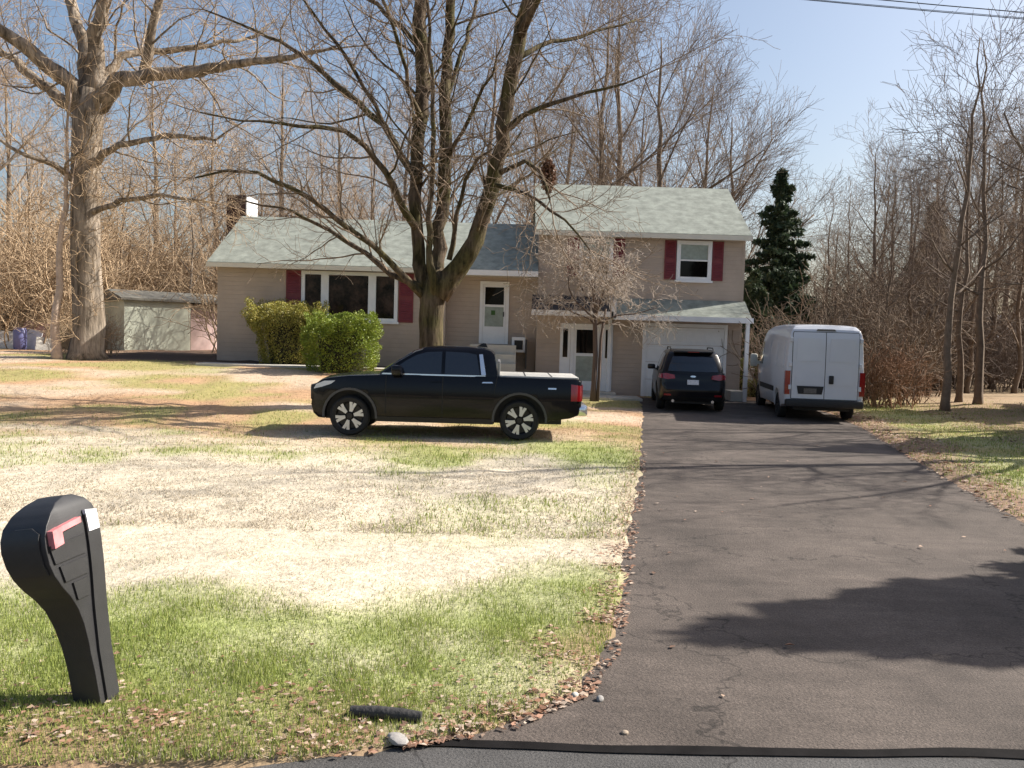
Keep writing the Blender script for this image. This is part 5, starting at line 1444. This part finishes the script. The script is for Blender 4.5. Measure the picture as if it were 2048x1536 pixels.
# ------------------------------------------------------------------ small things in the verge
def lump(name, label, cat, x, y, s, m, seed, group=None, flat=0.6):
    rnd = random.Random(seed)
    bm = bmesh.new()
    bmesh.ops.create_icosphere(bm, subdivisions=2, radius=0.5)
    k = [Vector((rnd.gauss(0, 1), rnd.gauss(0, 1), rnd.gauss(0, 1))).normalized() for _ in range(7)]
    for v in bm.verts:
        f = 1.0
        for q in k:
            f -= 0.22 * max(0.0, v.co.normalized().dot(q) - 0.55)
        v.co = Vector((v.co.x * s[0], v.co.y * s[1], v.co.z * s[2])) * f
    me = bpy.data.meshes.new(name); bm.to_mesh(me); bm.free()
    smooth(me, 30)
    z = float(lawn_h(x, y)) + s[2] * 0.22 if in_drive(x, y) < 0 else float(base_h(x, y)) + s[2] * 0.3
    return tag(obj(name, me, m, None, (x, y, z), (0, 0, rnd.random() * 6)), label, cat, group)
M['stone'] = mat('pale_stone', (0.32, 0.30, 0.28), 0.85, var=0.2, vscale=10, bump=0.3, bscale=30)
def at_ground(px, py):
    v = CAM_ROT @ Vector(((px - 1024) / FPX, -(py - 768) / FPX, -1.0))
    k = -(CAM_H - 0.02) / v.z
    return v.x * k, v.y * k
x, y = at_ground(795, 1484); lump('flat_stone', 'pale flat stone in the grass beside the road', 'stone', x, y, (0.15, 0.10, 0.05), M['stone'], 1)
x, y = at_ground(1150, 1388); lump('small_stone', 'small pale stone at the corner of the driveway apron', 'stone', x, y, (0.055, 0.05, 0.04), M['concrete'], 2)
x, y = at_ground(1250, 1462); lump('pebble', 'single tan pebble lying on the driveway asphalt', 'stone', x, y, (0.05, 0.045, 0.03), mat('tan_pebble', (0.3, 0.24, 0.18), 0.85), 3)
x, y = at_ground(1200, 1396); lump('dark_stone', 'small dark stone at the corner of the driveway apron', 'stone', x, y, (0.06, 0.05, 0.045), M['foundation'], 4)
x, y = at_ground(770, 1440)
T_ = MB().tube([(x - 0.19, y + 0.015, 0.055), (x - 0.05, y, 0.06), (x + 0.09, y - 0.01, 0.055), (x + 0.20, y - 0.02, 0.05)], [0.032, 0.035, 0.035, 0.03], 10, wob=0.15, seed=3)
tag(T_.done('fallen_log', mat('dark_wet_wood', (0.03, 0.028, 0.027), 0.7, var=0.4, vscale=14, bump=0.5, bscale=30), None, 50), 'short dark log lying in the leaves beside the road', 'log')

# ------------------------------------------------------------------ far left: shed and scrap pile
D = 38.0
x0, x1, xr_ = (272 - 1024) / FPX * D, (366 - 1024) / FPX * D, (428 - 1024) / FPX * D
zg = float(base_h(-17, D))
shed = thing('garden_shed', 'pale green garden shed with a pink door beyond the left end of the house', 'shed', ((x0 + x1) / 2 - 0.1, D, zg), R(48))
ox, oz = (x0 + x1) / 2, zg
def sp(mb, n, m, sm=None):
    mb.bm.transform(Matrix.Scale(1.45, 4, (1, 0, 0)) @ Matrix.Translation((-ox, -D, 0))); return mb.done(n, M[m] if isinstance(m, str) else m, shed, sm)
pale = mat('pale_green_boards', (0.55, 0.58, 0.47), 0.7, var=0.18, vscale=2)
sp(MB().box(x0, x1, D, D + 2.6, -0.1, 2.15), 'wall', pale)
sp(MB().box(x1 + 0.003, xr_, D + 0.35, D + 2.6, -0.1, 2.05), 'side_wall', mat('pale_board', (0.6, 0.55, 0.48), 0.7, var=0.15, vscale=2))
sp(MB().box(x1 + 0.12, xr_ - 0.34, D + 0.30, D + 0.348, 0.0, 1.85), 'door', mat('faded_pink', (0.60, 0.45, 0.42), 0.6, var=0.12, vscale=3))
sp(MB().box(xr_ - 0.14, xr_ + 0.01, D + 0.28, D + 0.347, -0.1, 2.04), 'corner_board', 'white')
mb = MB(); mb.prism([(x0 - 0.15, D - 0.2, 2.155), (x0 - 0.15, D + 2.75, 2.155), (x0 - 0.15, D + 2.75, 2.25), (x0 - 0.15, D + 1.2, 2.62), (x0 - 0.15, D - 0.2, 2.25)], (xr_ - x0 + 0.25, 0, 0)); sp(mb, 'roof', mat('weathered_shed_roof', (0.20, 0.19, 0.16), 0.9, var=0.3, vscale=4))

rp = random.Random(5)
D = 36.0
def prop(name, label, cat, px, d, build, group=None):
    x = (px - 1024) / FPX * d
    o = build()
    o.location = (x, d, float(base_h(x, d))); return tag(o, label, cat, group)
def barrel():
    mb = MB().tube([(0, 0, 0.0), (0, 0, 0.08), (0, 0, 0.1), (0, 0, 0.45), (0, 0, 0.8), (0, 0, 0.82), (0, 0, 0.9)], [0.22, 0.23, 0.245, 0.25, 0.245, 0.23, 0.22], 18)
    return mb.done('plastic_barrel', mat('blue_plastic', (0.15, 0.16, 0.34), 0.45), None, 40)
prop('plastic_barrel', 'blue plastic barrel in the scrap pile near the pale-trunked tree', 'barrel', 38, 35.0, barrel)
def board(l, w, m, tilt, rz):
    def f():
        o = MB().box(-l / 2, l / 2, -0.02, 0.02, 0, w, 0.004).done('scrap_board', m)
        o.rotation_euler = (R(tilt), R(rp.uniform(-12, 12)), R(rz)); return o
    return f
for px, d, l, w, c, tl, rz, lb in ((10, 35.6, 1.1, .75, (0.6, .58, .55), -18, 10, 'grey white board leaning at the left end of the scrap pile'),
                               (58, 35.4, .9, .85, (0.66, .66, .68), -14, -25, 'bright white board leaning beside the blue barrel'),
                               (72, 36.2, 1.4, 1.1, (0.5, .3, .27), -10, 5, 'faded red board standing behind the white board in the scrap pile'),
                               (-20, 36.0, 1.3, .7, (0.35, .18, .1), -12, 14, 'rusty brown board leaning in the scrap pile'),
                               (88, 35.0, .7, .55, (0.58, .56, .5), -20, 30, 'small cream board leaning beside the pale-trunked tree')):
    prop('scrap_board', lb, 'board', px, d, board(l, w, mat('board_paint', c, 0.7, var=0.15, vscale=4), tl, rz))

# ------------------------------------------------------------------ far right: neighbour's low house
D = 58.0
nx0, nx1 = (1790 - 1024) / FPX * D, (2160 - 1024) / FPX * D
nh = thing('neighbour_house', 'low dark ranch house with grey roof seen through the right thicket', 'house', (nx0, D, 0.0))
def npart(mb, n, m, par=None):
    mb.bm.transform(Matrix.Translation((-nx0, -D, 0))); return mb.done(n, M[m] if isinstance(m, str) else m, par or nh)
npart(MB().box(nx0, nx1, D, D + 7, -0.1, 2.55), 'wall', mat('dark_boards', (0.07, 0.06, 0.055), 0.8, var=0.2, vscale=2))
mb = MB(); mb.prism([(nx0 - .4, D - .7, 2.45), (nx0 - .4, D + 7.7, 2.45), (nx0 - .4, D + 7.7, 2.6), (nx0 - .4, D + 3.5, 4.35), (nx0 - .4, D - .7, 2.6)], (nx1 - nx0 + .8, 0, 0))
nr = npart(mb, 'roof', mat('grey_shingle', (0.30, 0.29, 0.30), 0.9, var=0.2, vscale=3))
npart(MB().box(nx0 - .4, nx1 + .4, D - .8, D - .704, 2.44, 2.60), 'gutter', 'white', nr)
npart(MB().box(nx0 + 4.2, nx0 + 5.0, D + 2.6, D + 3.4, 3.8, 5.1), 'chimney', mat('pink_brick', (0.42, 0.22, 0.17), 0.9, var=0.2, vscale=8), nr)
for i in range(5):
    a = nx0 + 1.0 + i * 2.3
    w_ = npart(MB().box(a, a + 1.3, D - .05, D + .01, 0.9, 2.1), 'window', 'white')
    npart(MB().box(a + .09, a + 1.21, D - .07, D - .052, 1.0, 2.0), 'pane', 'glass', w_)

# ------------------------------------------------------------------ posts and wires
x = (1498 - 1024) / FPX * 31.4
tag(MB().box(x - .13, x + .13, 31.3, 31.55, 0, 1.05, 0.02).box(x - .15, x + .15, 31.28, 31.57, 1.03, 1.10, 0.015).done('utility_pedestal', M['white'], None, 40), 'white utility pedestal standing between the garage corner and van', 'utility box')
x = (1516 - 1024) / FPX * 30.6
shrub('round_shrub', 'low rounded straw-coloured shrub beside the white utility pedestal', (x + .1, 31.0), 0.36, 0.34, 0.72, 84, (np.array((0.36, 0.33, 0.14)), np.array((0.30, 0.30, 0.10))), lambda t: 0.8 + 0.2 * np.sin(np.clip(t, 0, 1) * 2.6), 4000, 0.05)

M['pole_wood'] = mat('pole_wood', (0.16, 0.12, 0.09), 0.9, var=0.3, vscale=4)
def pole(x, y, label):
    o = thing('utility_pole', label, 'utility pole', (x, y, 0))
    MB().tube([(0, 0, -0.3), (0, 0, 5), (0, 0, 11.2)], [0.17, 0.15, 0.11], 12).done('shaft', M['pole_wood'], o, 50)
    MB().box(-0.06, 0.06, -1.1, 1.1, 10.36, 10.48).done('crossarm', M['pole_wood'], o)
    return o
pole(-27, 12.5, 'weathered wooden utility pole by the road left of the mailbox')
pole(29, 22.9, 'weathered wooden utility pole by the road right of the driveway')
for i, (dy, z, r) in enumerate(((-1.0, 10.50, 0.007), (0.0, 10.50, 0.007), (1.0, 10.50, 0.007), (-0.15, 10.16, 0.011), (-0.15, 10.02, 0.009))):
    pts = []
    for k in range(29):
        t = k / 28
        pts.append((-27 + 56 * t, 12.5 + dy + 10.4 * t, z - 0.9 * (1 - (2 * t - 1) ** 2)))
    lb = ('overhead power wire strung from the crossarms above the driveway' if i < 3 else ('thick lower cable strung between the poles' if i == 3 else 'lowest thin cable strung between the poles'))
    tag(MB().tube(pts, r, 5).done('power_wire', M['black_plastic'], None, 50), lb, 'wire', 'overhead power wires' if i < 3 else None)
